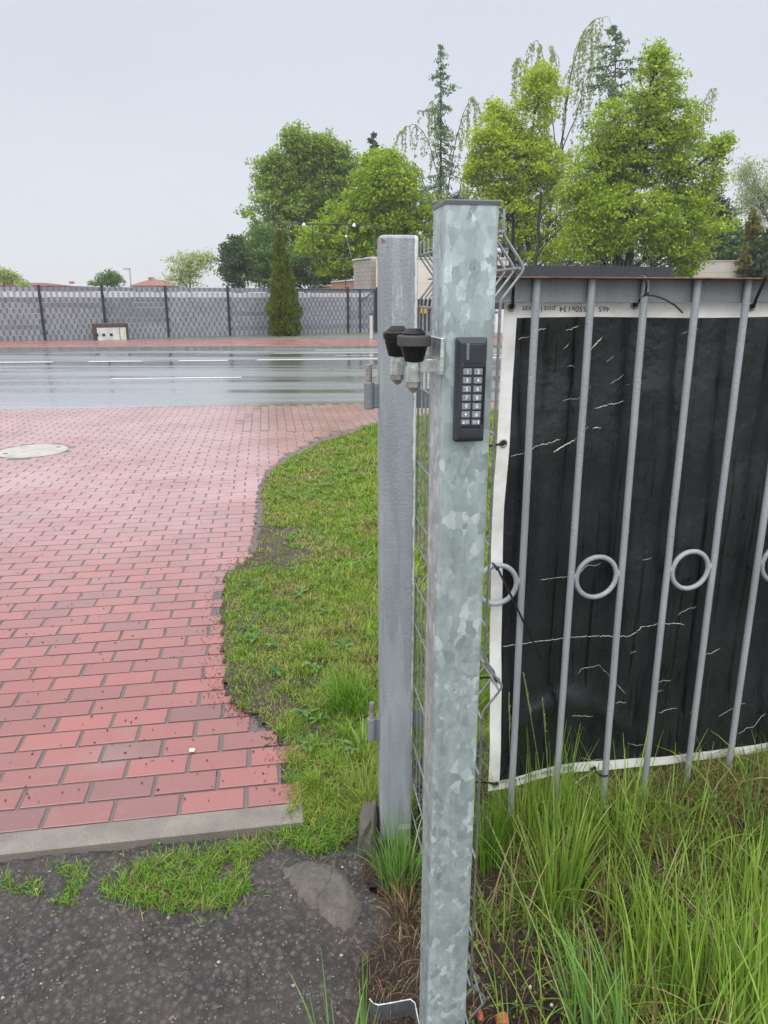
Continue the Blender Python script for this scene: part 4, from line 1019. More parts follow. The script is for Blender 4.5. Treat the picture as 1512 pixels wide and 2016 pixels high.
# creases cracked white
cracks = [
 [(1023, 668), (1033, 666), (1045, 663)], [(1060, 653), (1066, 649), (1078, 647)], [(1118, 650), (1128, 648), (1143, 642)], [(1114, 687), (1120, 683), (1124, 677)],
 [(1163, 695), (1172, 684), (1180, 675), (1190, 664)], [(1168, 708), (1174, 706)], [(1120, 722), (1130, 721), (1138, 724)], [(1200, 713), (1207, 708), (1214, 702)],
 [(1207, 757), (1216, 751), (1225, 746), (1233, 738)], [(1110, 790), (1122, 787), (1140, 786), (1155, 779), (1162, 767), (1168, 761)], [(1238, 759), (1245, 758)],
 [(1174, 806), (1190, 801), (1203, 798), (1220, 796), (1234, 791)], [(1092, 892), (1104, 883), (1117, 876), (1130, 870), (1138, 863)], [(1150, 857), (1156, 847), (1163, 841)], [(1171, 845), (1180, 843), (1188, 843)],
 [(1046, 889), (1052, 881), (1066, 876), (1084, 873), (1096, 868), (1106, 866)], [(1006, 898), (1018, 895), (1034, 892)], [(1346, 657), (1356, 655), (1368, 650), (1380, 647)],
 [(1066, 1145), (1072, 1143), (1090, 1142), (1120, 1141), (1140, 1135), (1150, 1132), (1160, 1120), (1168, 1116), (1178, 1118), (1188, 1112)],
 [(988, 1273), (1010, 1271), (1030, 1269), (1050, 1266), (1080, 1265), (1110, 1263), (1150, 1260), (1190, 1258), (1215, 1257), (1240, 1257), (1256, 1248), (1265, 1237), (1290, 1230), (1310, 1228), (1330, 1226), (1348, 1230)],
 [(1333, 1210), (1345, 1202), (1358, 1197), (1370, 1195)], [(1145, 1332), (1152, 1324), (1170, 1321), (1187, 1317), (1200, 1330), (1215, 1347), (1238, 1372)], [(1298, 1346), (1306, 1341), (1322, 1341)],
 [(1390, 1289), (1400, 1287), (1412, 1282), (1420, 1279)], [(1268, 1106), (1280, 1103), (1286, 1100)], [(1130, 1414), (1150, 1415), (1172, 1416)], [(1218, 1391), (1228, 1389), (1238, 1389)], [(1300, 1408), (1320, 1398), (1335, 1397)],
 [(1418, 1412), (1440, 1402), (1462, 1392), (1474, 1389)], [(1456, 1446), (1470, 1437), (1488, 1431), (1500, 1415), (1512, 1408)], [(1240, 1468), (1255, 1471), (1270, 1468)], [(1150, 1500), (1172, 1503), (1190, 1500)],
 [(1290, 1368), (1298, 1364), (1306, 1362)], [(1245, 1290), (1250, 1287), (1256, 1285)]]
crackm = mat_plain('bare white fabric', (0.62, 0.59, 0.52), 0.7); wide = {0: 1.3, 1: 2.6, 2: 2.2, 3: 2.6, 4: 3.2, 12: 3.2, 14: 2.0, 15: 1.8, 11: 1.8, 19: 1.8, 18: 1.2}
for i, cpts in enumerate(cracks):
    fine = []
    for (xa, ya), (xb, yb) in zip(cpts[:-1], cpts[1:]):
        nn = max(2, int(math.hypot(xb - xa, yb - ya) / 3))
        for k in range(nn): t_ = k / nn; fine.append((xa + (xb - xa) * t_ + RND.uniform(-.8, .8), ya + (yb - ya) * t_ + RND.uniform(-1.3, 1.3)))
    fine.append(cpts[-1]); wpx = wide.get(i, 1.0); n_ = len(fine)
    pts = [bat(*f_, 0.0011) for f_ in fine]
    ww = [max(0.0002, 0.0009 * wpx * (0.35 + 0.9 * RND.random()) * min(1, (k + .4) / 2.5, (n_ - k - .6) / 2.5)) for k in range(n_)]
    mb = MB(); mb.ribbon(pts, ww, UZ if abs(cpts[-1][0] - cpts[0][0]) > abs(cpts[-1][1] - cpts[0][1]) else BU, th=0.0006)
    mb.build('crease_crack', crackm, ban)
# brass eyelets
eym = mat_plain('dull eyelet metal', (0.30, 0.28, 0.23), 0.3, 0.9, var=0.25, nscale=150); hole = mat_plain('eyelet shadow gap', (0.02, 0.02, 0.02), 0.8)
thru = mat_plain('eyelet rim inner', (0.12, 0.2, 0.03), 0.6)
eyes = [(1009, 604), (1253, 600), (1483, 604), (991, 873), (975, 1337), (975, 1543), (1171, 1518)]
for px_, py_ in eyes:
    c = bat(px_, py_, 0.0035); mb = MB()
    pts = [(c.x + BU.x * 0.0085 * math.cos(t_), c.y + BU.y * 0.0085 * math.cos(t_), c.z + 0.0085 * math.sin(t_)) for t_ in [2 * math.pi * i / 24 for i in range(25)]]
    mb.tube(pts, 0.0023, n=8, cap=False)
    mb.lathe([(0.0068, 0), (0.0068, 0.0008)], c - BN * 0.0006, (BU, UZ, BN), n=20, mi=1)
    mb.build('eyelet', [eym, hole], ban)

# ------------------------------------------------------------------ cable ties (each a thing)
def bw(px, py, off): return PP(px, py, B0 + BN * off, BN)
def tie(label, pts, wd=0.0052, head=None, side=None, th=0.0014, hs=(0.0045, 0.005, 0.003)):
    mb = MB(); mb.ribbon(pts, wd, side or BU, th=th)
    if head is not None: mb.box(head, hs, (BU, UZ, BN), ch=0.001)
    o = mb.build('cable_tie', M['tie']); return tag(o, label, 'cable tie', 'black cable ties holding the banner')
e1 = bw(1009, 606, 0.004)
tie('black cable tie with a long upright tail above the corner eyelet of the banner', [e1, bw(1009.5, 598, 0.012), bw(1010, 580, 0.016), bw(1011, 560, 0.05), bw(1011, 540, 0.056), bw(1010.5, 500, 0.055), bw(1010, 440, 0.056), bw(1010, 418, 0.058)], 0.0065, bw(1011, 548, 0.058))
tie('black cable tie looped over the rusty rail at the second eyelet', [bw(1253, 602, 0.004), bw(1260, 590, 0.014), bw(1270, 580, 0.034), bw(1273, 565, 0.048), bw(1272, 548, 0.05), bw(1268, 543.5, 0.035), bw(1260, 542, 0.01)], 0.0055, bw(1273, 579, 0.05))
tie('thin curved grey tail of a cable tie lying across the white top hem', [bw(1273, 581, 0.05), bw(1290, 583, 0.05), bw(1310, 590, 0.046), bw(1330, 602, 0.044), bw(1344, 616, 0.04)], 0.0042, None, side=UZ)
tie('thick black cable tie running slantwise from the rail to the eyelet nearest the picture edge', [bw(1483, 606, 0.004), bw(1488, 590, 0.024), bw(1498, 568, 0.048), bw(1507, 548, 0.054), bw(1512, 530, 0.05)], 0.0075, bw(1509, 543, 0.056))
tie('short black cable tie from the upper side eyelet to the mesh panel', [bw(991, 873, 0.005), bw(982, 875, 0.01), bw(970, 877, 0.012), bw(955, 879, 0.01)], 0.0055, None, side=UZ)
tie('long black cable tie hanging slantwise from the first ring across the first bar', [bw(969, 1108, 0.032), bw(973, 1112, 0.034), bw(981, 1122, 0.036), bw(1000, 1160, 0.04), bw(1025, 1212, 0.043), bw(1050, 1265, 0.04), bw(1066, 1303, 0.036)], 0.0052, bw(979, 1119, 0.037))
tie('black cable tie through the middle side eyelet beside the folded mesh', [bw(975, 1337, 0.005), bw(966, 1334, 0.01), bw(950, 1334, 0.012), bw(938, 1336, 0.01)], 0.0055, None, side=UZ)
tie('black cable tie pulling the bottom corner eyelet towards the galvanised post', [bw(975, 1544, 0.005), bw(962, 1541, 0.01), bw(946, 1540, 0.012), bw(930, 1540, 0.01)], 0.006, None, side=UZ)
tie('black cable tie wrapped round the third bar at the bottom hem', [bw(1171, 1518, 0.004), bw(1182, 1527, 0.036), bw(1190, 1528, 0.036), bw(1197, 1527, 0.03)], 0.005, None, side=UZ)

# ------------------------------------------------------------------ small things at the foot of the posts
def small(name, mb_, mat, label, cat, group=None): return tag(mb_.build(name, mat), label, cat, group)
# steel bracket at the bottom edge
brk = empty('steel_bracket', (0.02, 1.30, 0.0), 'dark folded steel bracket with a worn white top edge lying against the post foot', 'steel bracket')
bz_ = 0.035
def bb(px, py): return PP(px, py, (0, 0, bz_), (0, 0, 1))
top_line = [(728, 1966), (735, 1975), (745, 1978), (770, 1974), (795, 1969), (808, 1967), (817, 1974), (820, 1990), (824, 2010), (832, 2040), (842, 2080)]
mb = MB(); P = [bb(*t_) for t_ in top_line]; Nn = len(P)
V = [(p_.x, p_.y, bz_) for p_ in P] + [(p_.x, p_.y, -0.05) for p_ in P] 
V2 = [(v[0], v[1] - 0.003, v[2]) for v in V]
mb.add(V + V2, [(i, i + 1, Nn + i + 1, Nn + i) for i in range(Nn - 1)] + [(2 * Nn + i + 1, 2 * Nn + i, 3 * Nn + i, 3 * Nn + i + 1) for i in range(Nn - 1)] + [(i + 1, i, 2 * Nn + i, 2 * Nn + i + 1) for i in range(Nn - 1)])
mb.build('plate', mat_plain('dark grey bracket steel', (0.10, 0.105, 0.11), 0.45, var=.2, nscale=60), brk)
mb = MB(); mb.tube([(p_.x, p_.y - .0015, bz_ + .001 + .0006 * mnoise.noise(Vector((k_ * 3.3, 0, 0)))) for k_, p_ in enumerate(P)], [0.0014 + 0.0006 * mnoise.noise(Vector((k_ * 1.7, 0, 0))) for k_ in range(len(P))], n=6); mb.build('edge', mat_plain('chipped white edge', (0.6, 0.6, 0.58), 0.5, var=0.5, nscale=120), brk)
rock('brick_fragment', tuple(G(988, 2008, 0.01)), (0.017, 0.017, 0.014), mat_plain('broken orange brick', (0.42, 0.10, 0.045), 0.75, var=0.3, nscale=60, bump=0.5, bscale=300), 'orange brick fragment lying on brown thatch beside the galvanised post', 'brick fragment', 8)
rock('brick_chip', tuple(G(946, 2000, 0.004)), (0.008, 0.014, 0.006), bpy.data.materials['broken orange brick'], 'small orange brick chip close to the bent mesh wires', 'brick fragment', 12, sub=2)
peb = mat_plain('pale snail shell', (0.65, 0.6, 0.5), 0.5, var=0.2, nscale=200)
rock('snail_shell', tuple(G(1044, 1943, 0.006)), (0.0045, 0.0045, 0.0045), peb, 'tiny white snail shell on the soil right of the galvanised post', 'snail shell', 2, sub=2)
rock('snail_shell', tuple(G(1086, 1979, 0.006)), (0.0045, 0.0045, 0.0045), peb, 'tiny pale snail shell beside the black cable end', 'snail shell', 4, sub=2)
p = G(378, 1477, 0.006); mb = MB(); mb.box(p, (0.009, 0.006, 0.004), (SU, SV, UZ), ch=0.001); small('white_chip', mb, M['white'], 'small white plastic chip lying on the red bricks', 'litter')
def cable(label, px, z=0.012, r=0.0045):
    mb = MB(); mb.tube([G(x_, y_, z + dz) for x_, y_, dz in px], r, n=8); return small('black_cable', mb, M['tie'], label, 'cable')
cable('black cable crossing the brown thatch down to the brick fragment', [(962, 1905, 0), (980, 1935, .004), (995, 1965, 0), (1003, 1990, .003), (1012, 2035, -.01)])
cable('black cable curving away from the brick fragment under the grass', [(1004, 1988, .003), (1020, 1978, .006), (1045, 1979, .004), (1072, 1986, 0), (1110, 1998, -.01)])
cable('black cable half hidden under the near grass clump', [(930, 1762, .004), (958, 1768, .01), (985, 1778, .008), (1010, 1792, -.008)])
cable('black cable arching out of the grass behind the galvanised post', [(950, 1730, 0), (975, 1720, .02), (1000, 1718, .018), (1040, 1726, .0), (1100, 1735, -.01)])
mb = MB(); mb.tube([G(735, 1408, .01), G(712, 1412, .02), G(695, 1421, .015), G(682, 1428, .0)], 0.005, n=8); small('black_cable', mb, M['tie'], 'black cable emerging from the lawn left of the lower hinge', 'cable')

# brown thatch / straw lying on the soil on the right and around the post foot
def thatch(name, n, x0, x1, y0, y1, mats, dryp, label, cond=None, hmul=1.0):
    x = NR.uniform(x0, x1, n); y = NR.uniform(y0, y1, n)
    if cond is not None:
        k = np.array([cond(a, b) for a, b in zip(x, y)]); x, y = x[k], y[k]; n = len(x)
    z = np.array([soil_z(a, b) for a, b in zip(x, y)]) + NR.uniform(-0.004, 0.012, n)
    mi = np.where(NR.random(n) < dryp, 1, 0)
    o = blades(name, np.stack([x, y, z], -1), NR.uniform(0.02, 0.075, n) * hmul, NR.uniform(0.0008, 0.002, n), NR.uniform(0.85, 1.35, n), NR.uniform(0, 6.28, n), mats, mi, seg=4, kind='stuff')
    return tag(o, label, 'dead grass')
thatch('brown_thatch', 24000, -0.12, 1.7, 0.75, 2.0, [BRN, DRY], 0.22, 'matted brown dead grass covering the soil round the galvanised post', lambda x, y: x > -0.02 + 0.06 * mnoise.noise(Vector((y * 9, 0, 0))) - (0.05 if y < 1.45 else 0) + RND.uniform(-.03, .03))
thatch('straw_mound', 16000, 0.5, 1.75, 1.6, 2.2, [DRY, BRN], 0.45, 'mound of pale straw at the foot of the bar fence', lambda x, y: mound(x, y) > 0.13 + RND.uniform(0, .06), 1.4)
# low green weeds and olive grass on the right
def zone(x, y): return x > 0.12 + 0.3 * max(0, 1.35 - y) * 0
def low():
    n = 52000; x = NR.uniform(0.13, 2.0, n); y = NR.uniform(0.85, 2.35, n)
    k = np.array([(mnoise.noise(Vector((a * 6, b * 6, 3))) + 0.4 * (a - 0.45) > -0.12 + (0.45 if a < 0.42 and b < 1.5 else 0)) for a, b in zip(x, y)])
    x, y = x[k], y[k]; n = len(x); z = np.array([soil_z(a, b) for a, b in zip(x, y)])
    mi = NR.choice(4, n, p=[0.34, 0.26, 0.24, 0.16])
    o = blades('low_grass', np.stack([x, y, z], -1), NR.uniform(0.03, 0.13, n), NR.uniform(0.0010, 0.0026, n), NR.uniform(0.3, 1.6, n), NR.uniform(0, 6.28, n), [G1, GD, DRY, G2], mi, seg=4, kind='stuff')
    tag(o, 'fine olive and green undergrowth of grass in front of the bar fence', 'undergrowth')
low()
def weeds():
    n = 2600; V = []; Q = []
    x = NR.uniform(0.14, 1.6, n); y = NR.uniform(1.0, 1.95, n); cnt = 0
    for a, b in zip(x, y):
        if mnoise.noise(Vector((a * 7, b * 7, 11))) < 0.05 - (0.2 if a < 0.5 and b < 1.6 else 0): continue
        z = soil_z(a, b) + RND.uniform(0.008, 0.03); r = RND.uniform(0.0035, 0.0085); t0 = RND.uniform(0, 6.28); tl = RND.uniform(-.5, .5)
        for k in range(3):
            t_ = t0 + k * 2.094; ca, sa = math.cos(t_), math.sin(t_)
            base_ = len(V)
            for (u_, v_) in ((0, 0), (0.6, -0.5), (1.15, 0), (0.6, 0.5)):
                V.append((a + r * (u_ * ca - v_ * sa), b + r * (u_ * sa + v_ * ca), z + r * u_ * tl))
            Q.append((base_, base_ + 1, base_ + 2, base_ + 3))
    o = np_mesh('clover_weeds', np.array(V), np.array(Q), leafmat('small weed leaves', [(0, (0.10, 0.17, 0.02)), (0.6, (0.20, 0.28, 0.035)), (1, (0.34, 0.38, 0.06))], 0.35, 4.0, namt=0.1)); tag(o, 'small round leaved weeds creeping over the brown soil', 'weeds', kind='stuff')
weeds()

# tall grass: clumps with their own root place
def Gs(px, py):
    z = 0.0
    for _ in range(12):
        p = G(px, py, z); z = 0.5 * z + 0.5 * soil_z(p.x, p.y)
    return p
def gclump(px, py, n, r, h0, h1, wd, label, mats=None, lean=(0.05, 0.55), dry=0.08, az0=None, spread=1.0, z=0.0, seg=6):
    c = Gs(px, py); return tuft('grass_clump', (c.x, c.y), int(n * 1.15), r, h0, h1, wd * 1.25, mats or [G2, DRY], label, lean, dry, az0, spread, group='tall grass clumps on the verge', cat='grass clump', seg=seg)
gclump(1100, 1790, 150, 0.055, 0.16, 0.36, 0.0042, 'dense bright green grass clump just right of the galvanised post', lean=(0.03, 0.5))
gclump(1105, 1785, 70, 0.07, 0.08, 0.22, 0.003, 'straw coloured skirt at the base of the dense grass clump', [DRY, G1], lean=(0.5, 1.3), dry=0.1)
gclump(1240, 1660, 40, 0.06, 0.10, 0.36, 0.0045, 'grass clump with long arching blades in front of the third ring', lean=(0.05, 0.8))
gclump(1180, 1640, 45, 0.09, 0.10, 0.28, 0.004, 'loose grass clump between the first two rings at the banner hem', lean=(0.05, 0.6))
gclump(1080, 1610, 70, 0.07, 0.15, 0.36, 0.0035, 'upright grass clump with seed heads in front of the first bar', lean=(0.03, 0.35))
gclump(1010, 1620, 90, 0.06, 0.10, 0.26, 0.003, 'fine grass clump by the bottom corner of the banner', lean=(0.05, 0.7))
gclump(1330, 1700, 50, 0.10, 0.07, 0.17, 0.0035, 'spreading grass clump below the straw mound', lean=(0.1, 0.9))
gclump(1420, 1790, 60, 0.09, 0.12, 0.25, 0.0045, 'broad grass clump in front of the straw mound', lean=(0.05, 0.6))
gclump(1500, 1660, 34, 0.05, 0.12, 0.32, 0.0045, 'grass clump rising against the banner at the picture edge', [GB, DRY], lean=(0.05, 0.6))
gclump(1500, 1850, 80, 0.08, 0.15, 0.30, 0.005, 'thick bright grass clump at the picture edge', lean=(0.05, 0.6))
gclump(1300, 1960, 70, 0.08, 0.16, 0.34, 0.0052, 'foreground grass clump of wide green blades', lean=(0.05, 0.6), az0=2.4, spread=0.9)
gclump(1400, 2010, 90, 0.09, 0.18, 0.38, 0.0055, 'foreground grass clump of tall upright blades', [G2, DRY], lean=(0.05, 0.5), az0=1.6, spread=0.9)
gclump(1180, 2070, 60, 0.07, 0.16, 0.34, 0.0052, 'foreground grass clump of long leaning blades', [GB, DRY], lean=(0.1, 0.75), az0=2.3, spread=0.6)
gclump(1500, 2040, 80, 0.08, 0.20, 0.36, 0.0055, 'foreground grass clump in the lowest corner', lean=(0.05, 0.5), az0=1.9, spread=0.9)
gclump(1230, 1880, 60, 0.09, 0.12, 0.26, 0.0036, 'thin olive grass clump in the middle of the verge', [G1, DRY], lean=(0.1, 0.9))
gclump(965, 1690, 110, 0.045, 0.10, 0.24, 0.003, 'narrow dark grass clump hugging the back of the galvanised post', [GD, DRY], lean=(0.05, 0.5))
gclump(785, 1735, 210, 0.055, 0.08, 0.21, 0.0036, 'grass clump growing between the grey post and the galvanised post', [GB, DRY], lean=(0.05, 0.75), dry=0.06)
gclump(800, 1800, 60, 0.045, 0.06, 0.13, 0.0028, 'straw coloured dead leaves under the clump between the posts', [DRY, GB], lean=(0.7, 1.5), dry=0.08)
gclump(720, 1560, 150, 0.07, 0.07, 0.17, 0.003, 'yellow green grass clump left of the grey post foot', [YEL, G2], lean=(0.1, 0.9), dry=0.55)
gclump(690, 1395, 260, 0.085, 0.10, 0.22, 0.0034, 'big fountain shaped grass clump on the lawn left of the grey post', [GD, DRY], lean=(0.4, 1.25), az0=2.9, spread=1.3, dry=0.08)
gclump(722, 1480, 70, 0.05, 0.06, 0.13, 0.006, 'clump of broad bright leaves below the lower hinge', [G2, GD], lean=(0.5, 1.2), dry=0.3)
gclump(640, 2080, 9, 0.03, 0.12, 0.24, 0.004, 'few single blades rising at the lower edge of the tarmac', [GB, DRY], lean=(0.3, 0.8), az0=2.4, spread=0.5)
gclump(700, 2075, 9, 0.03, 0.12, 0.26, 0.0045, 'few tall blades in front of the steel bracket', [GB, DRY], lean=(0.1, 0.5), az0=1.6, spread=0.6)
def tall():
    n = 6800; x = NR.uniform(0.26, 1.7, n); y = NR.uniform(0.95, 1.95, n)
    k = np.array([NR.random() < 0.12 + 0.88 * max(0, min(1, (a - 0.33 - 0.25 * (b - 1.0)) * 2.2)) * (0.35 + 1.3 * mnoise.noise(Vector((a * 6, b * 6, 21)))) * (0.25 if b > 1.5 else 1) for a, b in zip(x, y)])
    x, y = x[k], y[k]; n = len(x); z = np.array([soil_z(a, b) for a, b in zip(x, y)])
    h = NR.uniform(0.10, 0.30, n); az = NR.normal(2.0, 1.5, n); mi = NR.choice(3, n, p=[0.48, 0.26, 0.26])
    o = blades('tall_grass', np.stack([x, y, z], -1), h, NR.uniform(0.0026, 0.0062, n), NR.uniform(0.05, 1.3, n), az, [G2, GB, DRY], mi, seg=6, kind='stuff')
    tag(o, 'long bright green blades rising all over the verge before the bar fence', 'tall grass')
tall()
gclump(1045, 1640, 90, 0.07, 0.10, 0.26, 0.0032, 'fine bright clump in front of the second bar foot', lean=(0.05, 0.7))
gclump(1130, 1630, 80, 0.08, 0.10, 0.24, 0.0032, 'bright clump in front of the fourth bar foot', lean=(0.05, 0.8))
gclump(1290, 1620, 45, 0.08, 0.08, 0.2, 0.003, 'thin clump before the straw at the banner hem', lean=(0.1, 0.9))
# a few hero stalks with seed heads
def stalk(label, root, tip, bow=0.03, r=0.0012, seed=False):
    mb = MB(); a, b = Vector(root), Vector(tip); pts = []
    sd = (b - a).cross(UZ); sd = sd.normalized() if sd.length > 1e-5 else Vector((1, 0, 0))
    for k in range(12):
        t_ = k / 11; pts.append(a.lerp(b, t_) + UZ * bow * math.sin(math.pi * t_) + sd * bow * .3 * math.sin(math.pi * t_))
    mb.tube(pts, [r * (1.3 - 0.8 * k / 11) for k in range(12)], n=6)
    if seed:
        for k in range(34):
            t_ = 0.76 + 0.24 * k / 34; p = a.lerp(b, t_) + UZ * bow * math.sin(math.pi * t_); q2 = p + Vector((RND.uniform(-.004, .004), RND.uniform(-.004, .004), .006)); mb.tube([p, (p + q2) / 2, q2], [.0004, .0011, .0002], n=5)
    return small('grass_stalk', mb, seedm if seed else G2, label, 'grass stalk', 'grass stalks standing above the verge')
seedm = mat_plain('seed head green', (0.24, 0.30, 0.09), 0.6, var=0.3, nscale=80)
seedp = mat_plain('pale seed head', (0.5, 0.48, 0.26), 0.6, var=0.3, nscale=80)
def at_y(px, py, y): return PY(px, py, y)
stalk('long stalk with pale seed head leaning left over the brown soil', G(1150, 2100, 0), at_y(958, 1608, 1.30), 0.02, 0.0015, True)
stalk('long stalk with pale seed head just right of the leaning one', G(1130, 2010, 0), at_y(1018, 1605, 1.42), 0.02, 0.0015, True)
stalk('thin bare stalk slanting down from the galvanised post', G(1125, 2120, 0), at_y(930, 1740, 1.25), 0.01, 0.0013)
stalk('green stalk with seed head in front of the first bar', G(1085, 1640, 0), at_y(1030, 1325, 1.70), 0.01, 0.0012, True)
stalk('green stalk with seed head between the first and second bar', G(1090, 1640, 0), at_y(1068, 1375, 1.72), 0.01, 0.0012, True)
stalk('short stalk with dark seed head at the corner of the banner', G(1010, 1640, 0), at_y(1002, 1365, 1.70), 0.01, 0.0012, True)
# dandelion seed heads
for lab, px_, py_ in (('spent dandelion with closed pale tuft standing at the picture edge', 1492, 1583), ('spent dandelion head over the straw mound', 1462, 1540)):
    t_ = at_y(px_, py_, 1.86); mb = MB(); mb.tube([(t_.x + .01, t_.y + .01, 0.02), (t_.x, t_.y, t_.z)], .0018, n=6)
    mb.lathe([(0.002, -.004), (0.005, 0), (0.0045, .006), (0.003, .010)], t_, n=10, mi=0)
    for k in range(26):
        a_ = RND.uniform(0, 6.28); mb.tube([t_ + Vector((0, 0, .004)), t_ + Vector((.009 * math.cos(a_), .009 * math.sin(a_), RND.uniform(-.012, .006)))], [.0007, .0004], n=4, mi=1)
    small('dandelion', mb, [G2, M['white']], lab, 'dandelion')
# loose twigs and dark bits over the bricks
def debris():
    mb = MB()
    for i in range(1100):
        y = 2.03 + 8.5 * RND.random() ** 1.35; x = RND.uniform(-1.0 - y * 0.55, 0.0)
        if not inp(x, y): continue
        s_ = RND.uniform(.001, .0032) * (1 + y * .12); a_ = RND.uniform(0, 3.14)
        mb.box((x, y, 0.003), (s_, s_ * RND.uniform(.3, .8), 0.001), (Vector((math.cos(a_), math.sin(a_), 0)), Vector((-math.sin(a_), math.cos(a_), 0)), UZ))
    return mb.build('paving_debris', mat_plain('dark bud scales', (0.05, 0.022, 0.015), 0.6, var=0.5, nscale=40))
tag(debris(), 'tiny dark bud scales and grit scattered over the red bricks', 'debris', kind='stuff')
def pebbles():
    mb = MB(); pr = random.Random(8)
    for i in range(5200):
        x = pr.uniform(-1.6, 0.0); y = pr.uniform(0.9, 1.9)
        if not tin(x, y): continue
        s_ = pr.choice((.0012, .0016, .002, .0025, .0032, .0045)) * pr.uniform(.7, 1.2); z = tz(x, y) + s_ * .15
        mb.loft([[(s_ * k * (1 + .25 * math.sin(3 * t_ + i)) * math.cos(t_), s_ * k * .8 * math.sin(t_), h_ * s_) for t_ in [j * math.pi / 3 for j in range(6)]] for k, h_ in ((1, -.4), (1.05, .1), (.6, .55))], (x, y, z), mi=0 if pr.random() < .03 else pr.choice((1, 1, 2)))
    return mb.build('tarmac_pebbles', [mat_plain('pale pebbles', (0.34, 0.29, 0.23), 0.5, var=0.3, nscale=30), mat_plain('dark pebbles', (0.09, 0.077, 0.072), 0.4, var=0.4, nscale=30), mat_plain('brown pebbles', (0.13, 0.107, 0.096), 0.5, var=0.4, nscale=30)])
tag(pebbles(), 'pale and dark pebbles set in the worn tarmac', 'pebbles', kind='stuff')

# ------------------------------------------------------------------ across the road
FP0 = Vector((-13.1, 28.5, 0)); FP1 = Vector((-0.42, 35.4, 0)); FD = (FP1 - FP0).normalized(); FN = Vector((FD.y, -FD.x, 0))
def fence_at(px, off=0.0):
    d = ray(px, 600); o = FP0 + FN * off; n_ = FN
    t = o.dot(n_) / (d[0] * n_.x + d[1] * n_.y); return Vector((d[0] * t, d[1] * t, 0))
sf = empty('slatted_fence', (-6.6, 32.0, 0.0), 'long grey privacy fence of woven plastic strips between black posts across the road', 'fence')
slat_l = mat_plain('grey plastic strip', (0.27, 0.28, 0.30), 0.5, var=0.14, nscale=3)
slat_d = mat_plain('dark grey plastic strip', (0.14, 0.145, 0.16), 0.5, var=0.14, nscale=3)
slat_w = mat_plain('light grey plastic strip', (0.55, 0.56, 0.59), 0.5, var=0.08, nscale=3)
slat_m = mat_plain('mid grey plastic strip', (0.205, 0.215, 0.235), 0.5, var=0.12, nscale=3)
blk = mat_plain('black powder coat', (0.02, 0.022, 0.025), 0.45, var=0.2)
posts_px = [-170, -45, 80, 203, 327, 449, 571, 684, 741]
def post_pos(i): return fence_at(posts_px[i])
def panel(a, b, zt_, zb_=0.02, seed=0):
    mb = MB(); r_ = random.Random(seed); L = (b - a).length; d = (b - a) / L; n_ = Vector((d.y, -d.x, 0)); rows_ = 10; rh = (zt_ - zb_) / rows_
    nb = max(1, int(round(L / 0.208))); pw = L / nb
    for j in range(rows_):
        z1_ = zt_ - j * rh; z0_ = z1_ - rh + 0.012; zc_ = (z0_ + z1_) / 2; ph = 0.5 if j % 2 else 0.0
        front = 2 if j == 1 else (0 if r_.random() < 0.75 else 3)
        if j == 0: z1_ -= 0.03
        c = a + d * L / 2; mb.box((c.x, c.y, zc_), (L / 2, 0.006, (z1_ - z0_) / 2), (d, n_, UZ), mi=1 if j != 1 else 0)
        for k in range(nb + 1):
            u_ = (k + ph) * pw; u0, u1 = max(0.0, u_ - pw * .36), min(L, u_ + pw * .36)
            if u1 - u0 < 0.02: continue
            c = a + d * (u0 + u1) / 2 + n_ * 0.018; mb.box((c.x, c.y, zc_ + r_.uniform(-.006, .006)), ((u1 - u0) / 2, 0.006, (z1_ - z0_) / 2), (d, n_, UZ), mi=front)
    for k in range(nb * 2):
        u_ = (k + .5) * pw / 2; c = a + d * u_ + n_ * 0.03; mb.box((c.x, c.y, (zt_ + zb_) / 2 + .02), (0.0025, 0.003, (zt_ - zb_) / 2 + .03), (d, n_, UZ), mi=1)
    return mb.build('panel', [slat_l, slat_d, slat_w, slat_m], sf)
tops = [2.0, 2.0, 2.0, 2.01, 2.02, 2.0, 1.95, 1.93, 1.91]
for i in range(len(posts_px) - 1): panel(post_pos(i), post_pos(i + 1), 2.0, seed=i)
for i in range(len(posts_px)):
    p = post_pos(i) + FN * 0.05; mb = MB(); mb.box((p.x, p.y, 1.01), (0.045, 0.035, 1.05), (FD, FN, UZ), ch=0.004)
    for z_ in (0.3, 0.75, 1.2, 1.65): mb.box((p.x + FN.x * .04, p.y + FN.y * .04, z_), (0.06, 0.012, 0.04), (FD, FN, UZ))
    mb.build('post', blk, sf)
# gate frame in the last bay
mb = MB(); a = fence_at(586, .09); b = fence_at(738, .09)
for pp in (a, fence_at(709, .09), b): mb.box((pp.x, pp.y, 0.98), (0.03, 0.02, 0.98), (FD, FN, UZ))
mb.tube([a + UZ * 1.95, b + UZ * 1.95], 0.025, n=6); mb.tube([fence_at(711, .09) + UZ * 1.45, fence_at(737, .09) + UZ * 1.88], 0.025, n=6)
mb.build('gate_frame', blk, sf)

